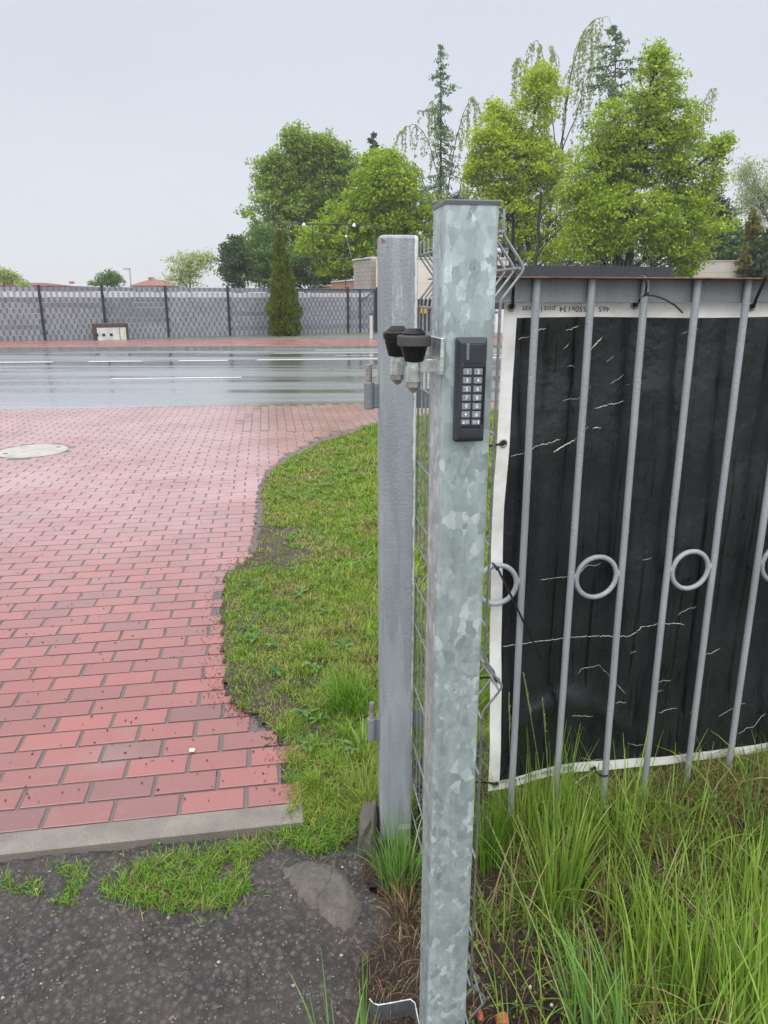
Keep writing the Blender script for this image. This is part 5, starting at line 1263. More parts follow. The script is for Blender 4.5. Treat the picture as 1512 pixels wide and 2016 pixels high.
# utility box
ub = fence_at(213, 0.9); ubx = empty('utility_box', (ub.x, ub.y, 0), 'low whitish utility cabinet with brown surround standing before the grey fence', 'utility box')
bt = PY(213, 645, ub.y).z; hw = (PY(243, 660, ub.y).x - PY(183, 660, ub.y).x) / 2
mb = MB(); mb.box((ub.x, ub.y, bt / 2), (hw - .06, 0.18, bt / 2), (FD, FN, UZ), ch=0.01); mb.build('cabinet', mat_plain('weathered white paint', (0.52, 0.52, 0.49), 0.5, var=0.25, nscale=3), ubx)
mb = MB(); c = ub - FN * 0.1; mb.box((c.x, c.y, bt + .09), (hw + .04, 0.26, 0.07), (FD, FN, UZ), ch=0.01)
for sg in (-1, 1): c = ub + FD * sg * (hw - .01) - FN * 0.1; mb.box((c.x, c.y, bt / 2 + .01), (0.05, 0.25, bt / 2 + .012), (FD, FN, UZ), ch=0.008)
mb.build('surround', mat_plain('rusty brown sheet', (0.085, 0.05, 0.038), 0.7, var=0.4, nscale=12), ubx)
for px_ in (191, 203.5, 217.5): c = ub + FD * (PY(px_, 657, ub.y).x - ub.x) + FN * 0.184; mb = MB(); mb.box((c.x, c.y, bt * .47), (0.055, 0.006, 0.05), (FD, FN, UZ)); mb.build('vent', blk, ubx)
c = ub + FD * 0.29 + FN * 0.182; mb = MB(); mb.box((c.x, c.y, bt / 2), (0.012, 0.003, bt / 2 - .01), (FD, FN, UZ)); mb.build('door_gap', slat_d, ubx)
mb = MB(); c = ub + FD * 0.47 + FN * 0.183; mb.box((c.x, c.y, bt * .55), (0.05, 0.003, 0.055), (FD, FN, UZ)); mb.build('sticker', mat_plain('pale yellow sticker', (0.6, 0.5, 0.2), 0.5), ubx)

# white bollard
p = G(731, 668); mb = MB(); zt_ = PY(731, 618, p.y).z
mb.lathe([(0.06, 0), (0.06, zt_ - .15), (0.05, zt_ - .12), (0.045, zt_ - .05)], (p.x, p.y, 0), n=14); bo = empty('white_bollard', (p.x, p.y, 0), 'slim white pipe bollard in front of the fence gate', 'bollard')
mb.build('pipe', mat_plain('dirty white pipe', (0.5, 0.5, 0.47), 0.5, var=0.2), bo); mb = MB(); mb.lathe([(0.05, zt_ - .05), (0.06, zt_ - .03), (0.04, zt_ + .03), (0.01, zt_ + .04)], (p.x, p.y, 0), n=12); mb.build('cap', blk, bo)

# brick building with block chimney pier and white wall
bricks = Mat('orange brickwork', rough=0.7)
b_ = bricks.n('ShaderNodeTexBrick'); b_.inputs['Scale'].default_value = 1; b_.inputs['Brick Width'].default_value = 0.26; b_.inputs['Row Height'].default_value = 0.08; b_.inputs['Mortar Size'].default_value = 0.01
b_.inputs['Color1'].default_value = (0.42, 0.15, 0.085, 1); b_.inputs['Color2'].default_value = (0.30, 0.10, 0.06, 1); b_.inputs['Mortar'].default_value = (0.3, 0.22, 0.18, 1)
cmb = bricks.n('ShaderNodeCombineXYZ'); sp_ = bricks.n('ShaderNodeSeparateXYZ'); bricks.L(bricks.tc.outputs['Object'], sp_.inputs[0]); bricks.L(bricks.math('ADD', sp_.outputs[0], sp_.outputs[1]), cmb.inputs[0]); bricks.L(sp_.outputs[2], cmb.inputs[1]); bricks.L(cmb.outputs[0], b_.inputs[0])
bricks.base(bricks.mix(bricks.ramp(bricks.noise(1.5, 6), [(0.4, 0), (0.7, .5)]), b_.outputs[0], (0.45, 0.25, 0.18)))
blockm = Mat('grey block masonry', rough=0.8); b2 = blockm.n('ShaderNodeTexBrick'); b2.inputs['Scale'].default_value = 1; b2.inputs['Brick Width'].default_value = 0.4; b2.inputs['Row Height'].default_value = 0.2; b2.inputs['Mortar Size'].default_value = 0.012
b2.inputs['Color1'].default_value = (0.36, 0.32, 0.28, 1); b2.inputs['Color2'].default_value = (0.31, 0.28, 0.24, 1); b2.inputs['Mortar'].default_value = (0.2, 0.18, 0.15, 1)
cm2 = blockm.n('ShaderNodeCombineXYZ'); sp2 = blockm.n('ShaderNodeSeparateXYZ'); blockm.L(blockm.tc.outputs['Object'], sp2.inputs[0]); blockm.L(blockm.math('ADD', sp2.outputs[0], sp2.outputs[1]), cm2.inputs[0]); blockm.L(sp2.outputs[2], cm2.inputs[1]); blockm.L(cm2.outputs[0], b2.inputs[0]); blockm.base(b2.outputs[0])
capm = mat_plain('pale coping', (0.55, 0.52, 0.48), 0.6, var=0.15, nscale=2)
wallw = Mat('whitish rendered panels', (0.6, 0.55, 0.48), 0.75); b3 = wallw.n('ShaderNodeTexBrick'); b3.inputs['Scale'].default_value = 1; b3.inputs['Brick Width'].default_value = 1.5; b3.inputs['Row Height'].default_value = 0.75; b3.inputs['Mortar Size'].default_value = 0.012
b3.inputs['Color1'].default_value = (0.62, 0.56, 0.49, 1); b3.inputs['Color2'].default_value = (0.57, 0.52, 0.46, 1); b3.inputs['Mortar'].default_value = (0.38, 0.34, 0.3, 1)
cm3 = wallw.n('ShaderNodeCombineXYZ'); sp3 = wallw.n('ShaderNodeSeparateXYZ'); wallw.L(wallw.tc.outputs['Object'], sp3.inputs[0]); wallw.L(sp3.outputs[0], cm3.inputs[0]); wallw.L(sp3.outputs[2], cm3.inputs[1]); wallw.L(cm3.outputs[0], b3.inputs[0])
wallw.base(wallw.mix(wallw.ramp(wallw.noise(1.2, 6), [(0.35, .35), (0.65, 0)]), b3.outputs[0], (0.45, 0.38, 0.3)))
def wall_seg(mb_, p0, p1, z0, z1, th=0.2, mi=0):
    d = (Vector(p1) - Vector(p0)); L = d.length; d.normalize(); n_ = Vector((d.y, -d.x, 0)); c = (Vector(p0) + Vector(p1)) / 2
    mb_.box((c.x, c.y, (z0 + z1) / 2), (L / 2, th / 2, (z1 - z0) / 2), (d, n_, UZ), mi=mi)
bb_ = empty('brick_outbuilding', (-1.2, 38, 0), 'low orange brick outbuilding wall with pale coping and a grey block pier', 'outbuilding')
q0 = PY(740, 600, 37.0); q1 = PY(657, 600, 46.0); q2 = PY(613, 600, 60.0)
zA = PY(740, 549, 37.0).z; zB = PY(660, 556, 46.0).z; zM = PY(706, 549, 40.0).z
mb = MB(); wall_seg(mb, (q0.x, q0.y, 0), (q1.x, q1.y, 0), 0, zA); wall_seg(mb, (q1.x - .1, q1.y + .1, 0), (q2.x, q2.y, 0), 0, PY(655, 563, 46).z); mb.build('wall', bricks.m, bb_)
mb = MB(); wall_seg(mb, (q0.x, q0.y, 0), (q1.x, q1.y, 0), zA, zA + 0.07, .32); wall_seg(mb, (q1.x - .1, q1.y + .1, 0), (q2.x, q2.y, 0), PY(655, 563, 46).z, PY(655, 563, 46).z + .08, .32); mb.build('coping', capm, bb_)
pr0, pr1 = PY(740, 600, 36.9), PY(706, 600, 39.2); mb = MB(); wall_seg(mb, (pr0.x, pr0.y, 0), (pr1.x, pr1.y, 0), 0.5, PY(740, 509, 36.9).z, .5); wm_ = mb.build('block_pier', blockm.m, bb_)
mb = MB(); wall_seg(mb, (pr0.x, pr0.y, 0), (pr1.x, pr1.y, 0), PY(740, 509, 36.9).z, PY(740, 509, 36.9).z + .08, .62); mb.build('pier_cap', capm, bb_)
# white garage to the right of it
wb = empty('white_garage', (2.0, 36.5, 0), 'whitish rendered garage with a dark gate behind the posts', 'garage')
g0, g1 = PY(741, 600, 36.0), PY(1000, 600, 36.0); gz = PY(800, 509, 36.0).z
mb = MB(); wall_seg(mb, (g0.x, g0.y, 0), (g1.x, g1.y + .6, 0), PY(840, 589, 36).z, gz, .3); wall_seg(mb, (g0.x, g0.y, 0), (PY(757, 600, 36).x, g0.y + .05, 0), 0, gz - .01, .28); wall_seg(mb, (g0.x + .15, g0.y + .3, 0), (g0.x + .6, g0.y + 6, 0), 0, gz - .02, .3); mb.build('wall', wallw.m, wb)
mb = MB(); wall_seg(mb, (g0.x + .4, g0.y + .35, 0), (g1.x, g1.y + .9, 0), 0, PY(840, 588, 36).z, .1)
dk = mat_plain('dark anthracite sheet', (0.03, 0.032, 0.037), 0.5, var=0.2); mb.build('gate', dk, wb)
mb = MB(); mb.box((PY(836, 600, 35.5).x, 36.0, PY(836, 610, 35.5).z), (0.16, 0.05, 0.17)); mb.build('amber_lamp', mat_plain('amber lens', (0.6, 0.3, 0.03), 0.3, var=0.2), wb)
mb = MB(); wall_seg(mb, (g0.x, g0.y, 0), (g1.x, g1.y + .6, 0), gz, gz + .06, .4); mb.build('coping', capm, wb)
# white base wall with dark vertical bar fence on the right
df = empty('dark_picket_fence', (9.5, 36.6, 0), 'dark metal picket fence on a white base wall across the road', 'fence')
a, b = PY(975, 600, 35.0), PY(1318, 600, 37.0); zb0 = PY(990, 609, 35).z; zt_ = PY(1150, 524, 36).z
mb = MB(); wall_seg(mb, (a.x, a.y, 0), (b.x + 1, b.y + .12, 0), 0, zb0, .25); mb.build('base_wall', mat_plain('white base wall', (0.62, 0.62, 0.6), 0.6, var=0.1, nscale=2), df)
mb = MB(); wall_seg(mb, (a.x, a.y, 0), (b.x, b.y, 0), zb0, zt_, .06)
L = (b - a).length; dd = (b - a).normalized(); dd.z = 0
for k in range(int(L / 0.11)):
    p = a + dd * (k * 0.11); mb.box((p.x, p.y - .05, (zb0 + zt_) / 2), (0.012, 0.012, (zt_ - zb0) / 2))
    if k % 2 == 0: mb.box((p.x, p.y, zt_ + .12), (0.014, 0.014, 0.14))
mb.build('pickets', dk, df)
cw = empty('concrete_wall', (22, 45, 0), 'pale concrete panel wall under the trees behind the bar fence', 'wall')
a, b = PY(1308, 600, 45.0), PY(1790, 600, 44.0); zt_ = PY(1400, 514, 44.5).z
mb = MB(); wall_seg(mb, (a.x, a.y, 0), (b.x, b.y, 0), 0, zt_, .25); mb.build('wall', wallw.m, cw)
mb = MB(); wall_seg(mb, (a.x, a.y, 0), (b.x, b.y, 0), zt_, zt_ + .05, .34); mb.build('coping', capm, cw)
# light frame with bulbs
lf = empty('festoon_frame', (-2, 38, 0), 'thin black frame with strings of white bulbs above the fence gate', 'light frame')
mb = MB(); D = 37.5
for px_, yt in ((547, 452), (615, 440), (679, 441), (739, 441)):
    p = PY(px_, yt, D); mb.box((p.x, D, p.z / 2 + .5), (0.02, 0.02, p.z / 2 - .5))
mb.tube([PY(540, 440, D), PY(745, 442, D)], 0.03, n=5); mb.tube([PY(540, 507, D), PY(745, 508, D)], 0.018, n=5); mb.build('frame', blk, lf)
mb = MB(); mb.tube([PY(598, 443, D - .1), PY(618, 455, D - .1), PY(640, 462, D - .1), PY(681, 464, D - .1)], 0.008, n=4); mb.tube([PY(684, 445, D - .1), PY(681, 464, D - .1), PY(690, 500, D), PY(702, 548, D)], 0.012, n=4); mb.build('cable', mat_plain('pale string cable', (0.4, 0.42, 0.35), 0.6), lf)
for px_, py_ in ((598, 442), (697, 443), (681, 465), (547, 481)):
    p = PY(px_, py_, D - .1); r_ = 0.085 if py_ < 460 else 0.05; mb = MB(); mb.lathe([(0.3 * r_, .9 * r_), (.45 * r_, .5 * r_), (r_, 0), (r_, -.5 * r_), (.6 * r_, -1.0 * r_), (.05 * r_, -1.15 * r_)], p, n=12, smooth=True); mb.build('bulb', mat_plain('white bulb glass', (0.85, 0.85, 0.83), 0.2, var=.02), lf)
# far roofs and lamp
def house(px0, px1, ytop, yeave, D, roofc, label, hip=True):
    a, b = PY(px0, yeave, D), PY(px1, yeave, D); t = PY((px0 + px1) / 2, ytop, D); h = empty('house', ((a.x + b.x) / 2, D, 0), label, 'house', 'far houses behind the fence')
    dp = max(4.0, (b.x - a.x) * .5); mb = MB(); mb.box(((a.x + b.x) / 2, D + dp, a.z / 2), ((b.x - a.x) / 2 * .94, dp * .94, a.z / 2)); mb.build('wall', mat_plain('far cream wall', (0.55, 0.5, 0.42), 0.8), h)
    mb = MB(); ix = (b.x - a.x) * .28 if hip else 0.0
    v = [(a.x, D, a.z), (b.x, D, a.z), (b.x, D + 2 * dp, a.z), (a.x, D + 2 * dp, a.z), (a.x + ix, D + dp, t.z), (b.x - ix, D + dp, t.z), (a.x, D, a.z - .15), (b.x, D, a.z - .15), (b.x, D + 2 * dp, a.z - .15), (a.x, D + 2 * dp, a.z - .15)]
    mb.add(v, [(0, 1, 5, 4), (1, 2, 5), (2, 3, 4, 5), (3, 0, 4), (6, 7, 1, 0), (7, 8, 2, 1), (8, 9, 3, 2), (9, 6, 0, 3), (9, 8, 7, 6)]); ro = mb.build('roof', mat_plain('roof ' + label[:12], roofc, 0.7, var=.15, nscale=.5), h)
    mb = MB(); c = (a + b) / 2; mb.box((c.x - (b.x - a.x) * .12, D + dp, t.z - .2), (.3, .3, .6)); mb.build('chimney', mat_plain('far chimney', (0.3, 0.12, 0.09), 0.8), h)
    for k in (-.25, .25): mb = MB(); mb.box((c.x + (b.x - a.x) * k, D + dp * .06 - .03, a.z - 1.2), (.5, .05, .6)); mb.build('window', M['ledbar'], h)
    return h
house(255, 325, 550, 562, 110, (0.22, 0.08, 0.06), 'far house with a red hipped roof showing above the fence')
house(-60, 92, 555, 562, 70, (0.16, 0.035, 0.035), 'far low building with a dark red roof at the picture edge')
house(104, 150, 558, 563, 120, (0.35, 0.36, 0.38), 'far grey roofed shed between the trees')
sl_ = empty('street_lamp', (PY(255, 600, 75).x, 75, 0), 'thin grey street lamp rising beyond the fence', 'street lamp'); t = PY(255, 530, 75); mb = MB(); mb.tube([(t.x, 75, 0), (t.x, 75, t.z)], [.09, .05], n=8); mb.build('pole', mat_plain('lamp grey', (.3, .31, .32), .5), sl_)
mb = MB(); mb.box((t.x - .25, 75, t.z + .03), (.35, .12, .06), ch=.02); mb.build('lamp_head', bpy.data.materials['lamp grey'], sl_)

# ------------------------------------------------------------------ trees
bark = Mat('dark bark', (0.06, 0.05, 0.04), 0.85); bark.base(bark.ramp(bark.noise(3, 5, scale=(2, 2, .5)), [(0.3, (0.016, 0.014, 0.012)), (0.7, (0.045, 0.038, 0.031))])); bark.bump(bark.noise(8, 4), .6, .05)
TR = np.random.default_rng(5); T2 = random.Random(5)
def leaf_quads(P, size, up=0.6, rng=TR, elong=1.5):
    n = len(P); nrm = rng.normal(0, 1, (n, 3)); nrm[:, 2] = np.abs(nrm[:, 2]) * (0.4 + up * 2); nrm /= np.linalg.norm(nrm, axis=1)[:, None]
    a = rng.normal(0, 1, (n, 3)); a -= nrm * (a * nrm).sum(1)[:, None]; a /= np.linalg.norm(a, axis=1)[:, None]; b = np.cross(nrm, a)
    s = (size * rng.uniform(0.6, 1.3, n))[:, None]
    V = np.stack([P - a * s * elong * .5, P + b * s * .45 + nrm * s * .12, P + a * s * elong * .5, P - b * s * .45 + nrm * s * .12], 1).reshape(-1, 3)
    Q = np.arange(n * 4).reshape(-1, 4); return V, Q
def limb(mb_, a, b, r0, r1, bow=0.15, n=5, seg=6):
    a, b = Vector(a), Vector(b); L = (b - a).length; off = Vector((T2.uniform(-1, 1), T2.uniform(-1, 1), T2.uniform(-.2, .8))) * L * bow; pts = []
    for k in range(seg + 1):
        t = k / seg; pts.append(a.lerp(b, t) + off * math.sin(math.pi * t) + Vector((T2.uniform(-1, 1), T2.uniform(-1, 1), 0)) * L * .015)
    mb_.tube(pts, [r0 + (r1 - r0) * k / seg for k in range(seg + 1)], n=n, cap=False); return pts
def broadleaf(name, label, D, lobes, trunk_px, base_z, nclump, leaves, lsize, mat, csize=(0.5, 1.0), flat=0.55, r0=0.28, group='trees across the road', depth=0.85, up=0.7, surf=0.55, topy=None, cat='tree', bare=0.0, ndens=1.0):
    """lobes: (px, py, rx_px, ry_px, weight) outlines of the crown's masses"""
    t0 = PY(trunk_px, 600, D); root = empty(name, (t0.x, D, base_z), label, cat, group)
    wd = MB(); cl = []; L = []
    for (px, py, rx, ry, wt) in lobes:
        c = PY(px, py, D); ex = PY(px + rx, py, D).x - c.x; ez = c.z - PY(px, py + ry, D).z
        ez = abs(ez); L.append((c, ex, max(ex, ez) * depth * .8 if rx > 20 else ex, ez, wt))
    zc_ = [l[0].z for l in L]; hmax = max(l[0].z + l[3] for l in L)
    tp = Vector((np.mean([l[0].x for l in L]), D, hmax * 0.72)); tb = Vector((t0.x, D, base_z - .1))
    tr = limb(wd, tb, Vector((t0.x * .6 + tp.x * .4, D + T2.uniform(-.3, .3), hmax * 0.82)), r0, r0 * .18, .03, 8, 12)
    tot = sum(l[4] for l in L); P = []
    for (c, ex, ey, ez, wt) in L:
        lc = Vector((c.x, D + T2.uniform(-.5, .5) * ey, c.z))
        # limb from the nearest lower trunk point
        k = min(range(len(tr)), key=lambda i: abs(tr[i].z - max(base_z + 1.2, lc.z - 0.9 * abs(lc.x - tr[i].x) - ez * .5)))
        lp = limb(wd, tr[k], lc, r0 * .45, r0 * .16, .08)
        nc = max(3, int(nclump * 2.2 * wt / tot))
        for i in range(nc):
            u = TR.normal(0, 1, 3); u /= np.linalg.norm(u); rr = (surf + (1 - surf) * TR.random()) if TR.random() < .75 else TR.random() ** .5
            if T2.random() < .14: rr *= T2.uniform(1.1, 1.32)
            nb_ = 1 + .3 * mnoise.noise(Vector((u[0] * 2 + c.x, u[1] * 2, u[2] * 2 + c.z)))
            cc = Vector((lc.x + u[0] * ex * rr * nb_, lc.y + u[1] * ey * rr * nb_, lc.z + u[2] * ez * rr * nb_))
            if cc.z < base_z + 0.2: continue
            cs = T2.uniform(csize[0] * .6, csize[1] * .8); nl = int(leaves * 1.9 * T2.uniform(.6, 1.3) * (cs / csize[1]) ** 1.5) + 3
            g = TR.normal(0, 1, (nl, 3)); g /= np.linalg.norm(g, axis=1)[:, None]; g *= (TR.random((nl, 1)) ** .45)
            g = g * np.array((cs, cs, cs * flat)); g[:, 2] -= 0.25 * (g[:, 0] ** 2 + g[:, 1] ** 2) / cs
            P.append(np.array(cc) + g)
            if i % 4 == 0: limb(wd, lp[T2.randrange(2, len(lp))], cc, r0 * .13, r0 * .04, .08, 4, 4)
    P = np.concatenate(P); V, Q = leaf_quads(P, lsize * .6, up)
    np_mesh('crown', V, Q, mat, parent=root); wd.build('trunk', bark.m, root); return root
MAP_A = leafmat('maple green', [(0.0, (0.131, 0.223, 0.029)), (0.5, (0.236, 0.356, 0.041)), (1.0, (0.402, 0.516, 0.074))], 0.35, .35, namt=0.35, tint=(0.285, 0.356, 0.081))
MAP_B = leafmat('fresh lime green', [(0.0, (0.249, 0.350, 0.018)), (0.5, (0.402, 0.510, 0.025)), (1.0, (0.613, 0.685, 0.051))], 0.42, .45, namt=0.4, tint=(0.382, 0.481, 0.029))
MAP_C = leafmat('linden green', [(0.0, (0.176, 0.274, 0.018)), (0.5, (0.311, 0.433, 0.026)), (1.0, (0.507, 0.608, 0.058))], 0.4, .4, namt=0.35, tint=(0.253, 0.407, 0.022))
DKG = leafmat('dark shrub green', [(0.0, (0.036, 0.068, 0.026)), (1.0, (0.090, 0.141, 0.054))], 0.25, .5, namt=0.2, tint=(0.072, 0.112, 0.048))
MID = leafmat('mid bush green', [(0.0, (0.070, 0.134, 0.033)), (1.0, (0.168, 0.283, 0.066))], 0.3, .5, namt=0.2, tint=(0.122, 0.216, 0.053))
PAL = leafmat('pale yellow green', [(0.0, (0.248, 0.321, 0.092)), (1.0, (0.514, 0.575, 0.200))], 0.4, .5, namt=0.2, tint=(0.354, 0.422, 0.139))
LAR = leafmat('larch needles', [(0.0, (0.069, 0.122, 0.047)), (0.6, (0.137, 0.216, 0.084)), (1.0, (0.235, 0.337, 0.131))], 0.25, .5, namt=0.2, tint=(0.137, 0.187, 0.094))
BIR = leafmat('birch leaves', [(0.0, (0.202, 0.269, 0.095)), (1.0, (0.445, 0.520, 0.210))], 0.4, .5, namt=0.2, tint=(0.304, 0.359, 0.154))
THU = leafmat('thuja green', [(0.0, (0.068, 0.106, 0.012)), (0.5, (0.130, 0.177, 0.020)), (1.0, (0.212, 0.267, 0.045))], 0.2, 2.0, namt=0.45, tint=(0.113, 0.097, 0.030))
PUR = leafmat('dark purple leaves', [(0.0, (0.026, 0.023, 0.029)), (1.0, (0.065, 0.058, 0.065))], 0.2, .5, namt=0.1, tint=(0.039, 0.039, 0.046))
ORG = leafmat('orange tinged needles', [(0.0, (0.115, 0.125, 0.022)), (1.0, (0.247, 0.230, 0.055))], 0.3, .5, namt=0.2, tint=(0.165, 0.125, 0.033))

broadleaf('maple_tree', 'large dense green maple standing highest left of the grey post', 58, [(600, 350, 95, 90, 3), (560, 440, 75, 90, 2.2), (660, 360, 70, 80, 2), (620, 290, 65, 38, 1.2), (545, 350, 45, 50, 1), (700, 470, 60, 80, 1.6), (640, 500, 90, 60, 2), (575, 275, 12, 22, .3), (500, 510, 40, 50, .8)], 640, 0, 640, 62, 0.26, MAP_A, (0.6, 1.15), r0=.32)
broadleaf('maple_tree', 'bright green maple between the large maple and the grey post', 47, [(760, 370, 62, 55, 2), (720, 430, 80, 60, 2), (800, 440, 62, 65, 1.8), (640, 470, 55, 45, 1), (750, 315, 40, 24, .6), (780, 510, 70, 45, 1.2), (670, 510, 60, 35, .8)], 770, 0, 400, 66, 0.22, MAP_C, (0.5, 0.95), r0=.24)
broadleaf('lime_green_tree', 'yellow green tree with a thin top behind the galvanised post', 46, [(1010, 330, 75, 75, 2.2), (1075, 330, 62, 60, 1.6), (960, 290, 45, 60, 1.1), (1060, 190, 48, 62, .9), (1000, 420, 70, 60, 1.3), (1090, 430, 70, 70, 1.4), (1030, 250, 60, 50, .8), (940, 350, 30, 40, .5), (980, 215, 26, 26, .25), (1080, 500, 60, 30, .6)], 1040, 0, 440, 60, 0.20, MAP_B, (0.42, 0.9), r0=.2)
broadleaf('linden_tree', 'broad green linden with low drooping boughs above the concrete wall', 39.5, [(1270, 300, 95, 80, 2.6), (1145, 390, 42, 75, .9), (1150, 480, 50, 45, .7), (1215, 240, 45, 45, .5), (1290, 180, 52, 70, 1.2), (1360, 330, 70, 85, 1.8), (1190, 330, 55, 80, 1.4), (1240, 430, 95, 62, 2.2), (1350, 445, 75, 65, 1.7), (1290, 110, 16, 22, .25), (1420, 290, 20, 22, .3), (1350, 515, 40, 25, .5), (1190, 460, 45, 50, .8), (1320, 240, 60, 50, .8), (1160, 400, 30, 50, .4), (1300, 480, 60, 36, .7)], 1238, 0, 620, 64, 0.185, MAP_C, (0.42, 0.95), r0=.3)
broadleaf('dark_shrub', 'dark grey green rounded bush left of the thuja behind the fence', 44, [(462, 520, 30, 58, 1)], 465, 0, 60, 60, 0.16, DKG, (0.4, 0.7), r0=.1, cat='bush', up=.2)
broadleaf('green_bush', 'mid green tree filling the space between dark bush and thuja', 50, [(515, 500, 38, 60, 1), (545, 530, 50, 40, .8), (610, 520, 60, 50, 1)], 520, 0, 110, 60, 0.2, MID, (0.5, 0.9), r0=.14)
broadleaf('pale_tree', 'pale yellow green spring tree with open twigs behind the fence', 52, [(375, 525, 48, 38, 1.3), (400, 510, 28, 24, .5), (350, 545, 35, 25, .5)], 378, 0, 90, 24, 0.16, PAL, (0.4, 0.8), r0=.14, surf=.3)
broadleaf('far_tree', 'small grey green tree beyond the utility box', 80, [(218, 548, 28, 16, 1), (192, 556, 14, 7, .3)], 218, 0, 45, 30, 0.26, MID, (0.5, 0.9), r0=.14, surf=.3)
broadleaf('far_tree', 'grey green tree half out of the picture at the fence end', 62, [(8, 545, 28, 18, 1), (48, 560, 10, 8, .2)], 5, 0, 50, 26, 0.2, PAL, (0.4, 0.8), r0=.14, surf=.3)
broadleaf('right_tree', 'green tree behind the linden at the picture edge', 52, [(1400, 440, 60, 60, 1.4), (1440, 480, 40, 50, .9), (1385, 500, 60, 30, .6)], 1420, 0, 150, 60, 0.22, MID, (0.5, 0.95), r0=.2)
broadleaf('purple_shrub', 'dark purple leaved small tree behind the concrete wall', 46, [(1412, 440, 22, 60, 1)], 1412, 0, 46, 60, 0.17, PUR, (0.35, 0.6), r0=.1, cat='shrub')
broadleaf('birch_tree', 'pale wispy birch far at the picture edge', 75, [(1490, 380, 50, 70, 1.4), (1540, 400, 60, 90, 1.5), (1470, 340, 22, 24, .3)], 1510, 0, 200, 26, 0.2, BIR, (0.5, 1.1), r0=.2, surf=.2, flat=1.0, up=0)
broadleaf('background_wood', 'dark mass of trunks and foliage low behind the middle trees', 64, [(1010, 490, 60, 40, 1), (900, 430, 60, 60, 1), (840, 500, 60, 50, 1), (1150, 500, 80, 40, 1.2), (1480, 505, 60, 30, .7)], 1000, 0, 150, 50, 0.28, DKG, (0.6, 1.1), r0=.2)
def trunks():
    root = None
    for i, (px, D) in enumerate(((1046, 44), (1062, 49), (1023, 52), (1000, 47), (985, 55))):
        a = PY(px, 600, D); mb = MB(); b = PY(px + T2.uniform(-12, 22), 380, D)
        pts = limb(mb, (a.x, D, 0), b, .15, .06, .02, 6, 8)
        for k in range(3, 8): e = pts[k] + Vector((T2.uniform(-1.6, 1.6), T2.uniform(-1, 1), T2.uniform(.8, 2))); limb(mb, pts[k], e, .05, .015, .1, 4, 4)
        o = mb.build('bare_trunk', bark.m); tag(o, ('dark bare trunk nearest the upright cable tie', 'slender dark trunk second from the cable tie', 'leaning dark trunk behind the folded wires', 'dark trunk close behind the galvanised post top', 'faint dark trunk half hidden by the galvanised post')[i], 'tree trunk', 'bare trunks behind the dark picket fence')
trunks()

# thuja column
def thuja():
    D = 31.2; b = G(562, 662); D = b.y; ct = PY(549, 455, D); root = empty('thuja', (b.x, D, 0), 'tall narrow bronze green thuja in front of the grey fence', 'conifer')
    n = 17000; t = TR.random(n) ** .85; z = 0.03 + t * (ct.z - .05); prof = np.interp(t, [0, .05, .2, .45, .7, .9, 1], [.62, .66, .68, .5, .36, .2, .04])
    ang = TR.uniform(0, 6.283, n); lump = np.array([1 + .34 * mnoise.noise(Vector((math.cos(a) * 1.8, math.sin(a) * 1.8, zz * 2.2))) for a, zz in zip(ang, z)]); rr = prof * lump * (0.72 + 0.3 * TR.random(n))
    cx = b.x + (ct.x - b.x) * t + .03 * np.sin(z * 3); P = np.stack([cx + rr * np.cos(ang), D + rr * np.sin(ang), z], -1)
    up = np.stack([np.cos(ang) * .55, np.sin(ang) * .55, np.ones(n)], -1) + TR.normal(0, .25, (n, 3)); up /= np.linalg.norm(up, axis=1)[:, None]
    sd = np.cross(up, TR.normal(0, 1, (n, 3))); sd /= np.linalg.norm(sd, axis=1)[:, None]; s = TR.uniform(.06, .13, n)[:, None]
    V = np.stack([P - up * s * .5, P + sd * s * .32, P + up * s * .9, P - sd * s * .32], 1).reshape(-1, 3)
    np_mesh('crown', V, np.arange(n * 4).reshape(-1, 4), THU, parent=root)
    mb = MB(); mb.lathe([(.3, 0), (.45, .3), (.42, 1.0), (.28, 2.2), (.1, ct.z - .6), (.02, ct.z - .2)], (b.x, D, 0), n=12, smooth=True); mb.build('trunk', bark.m, root)
thuja()

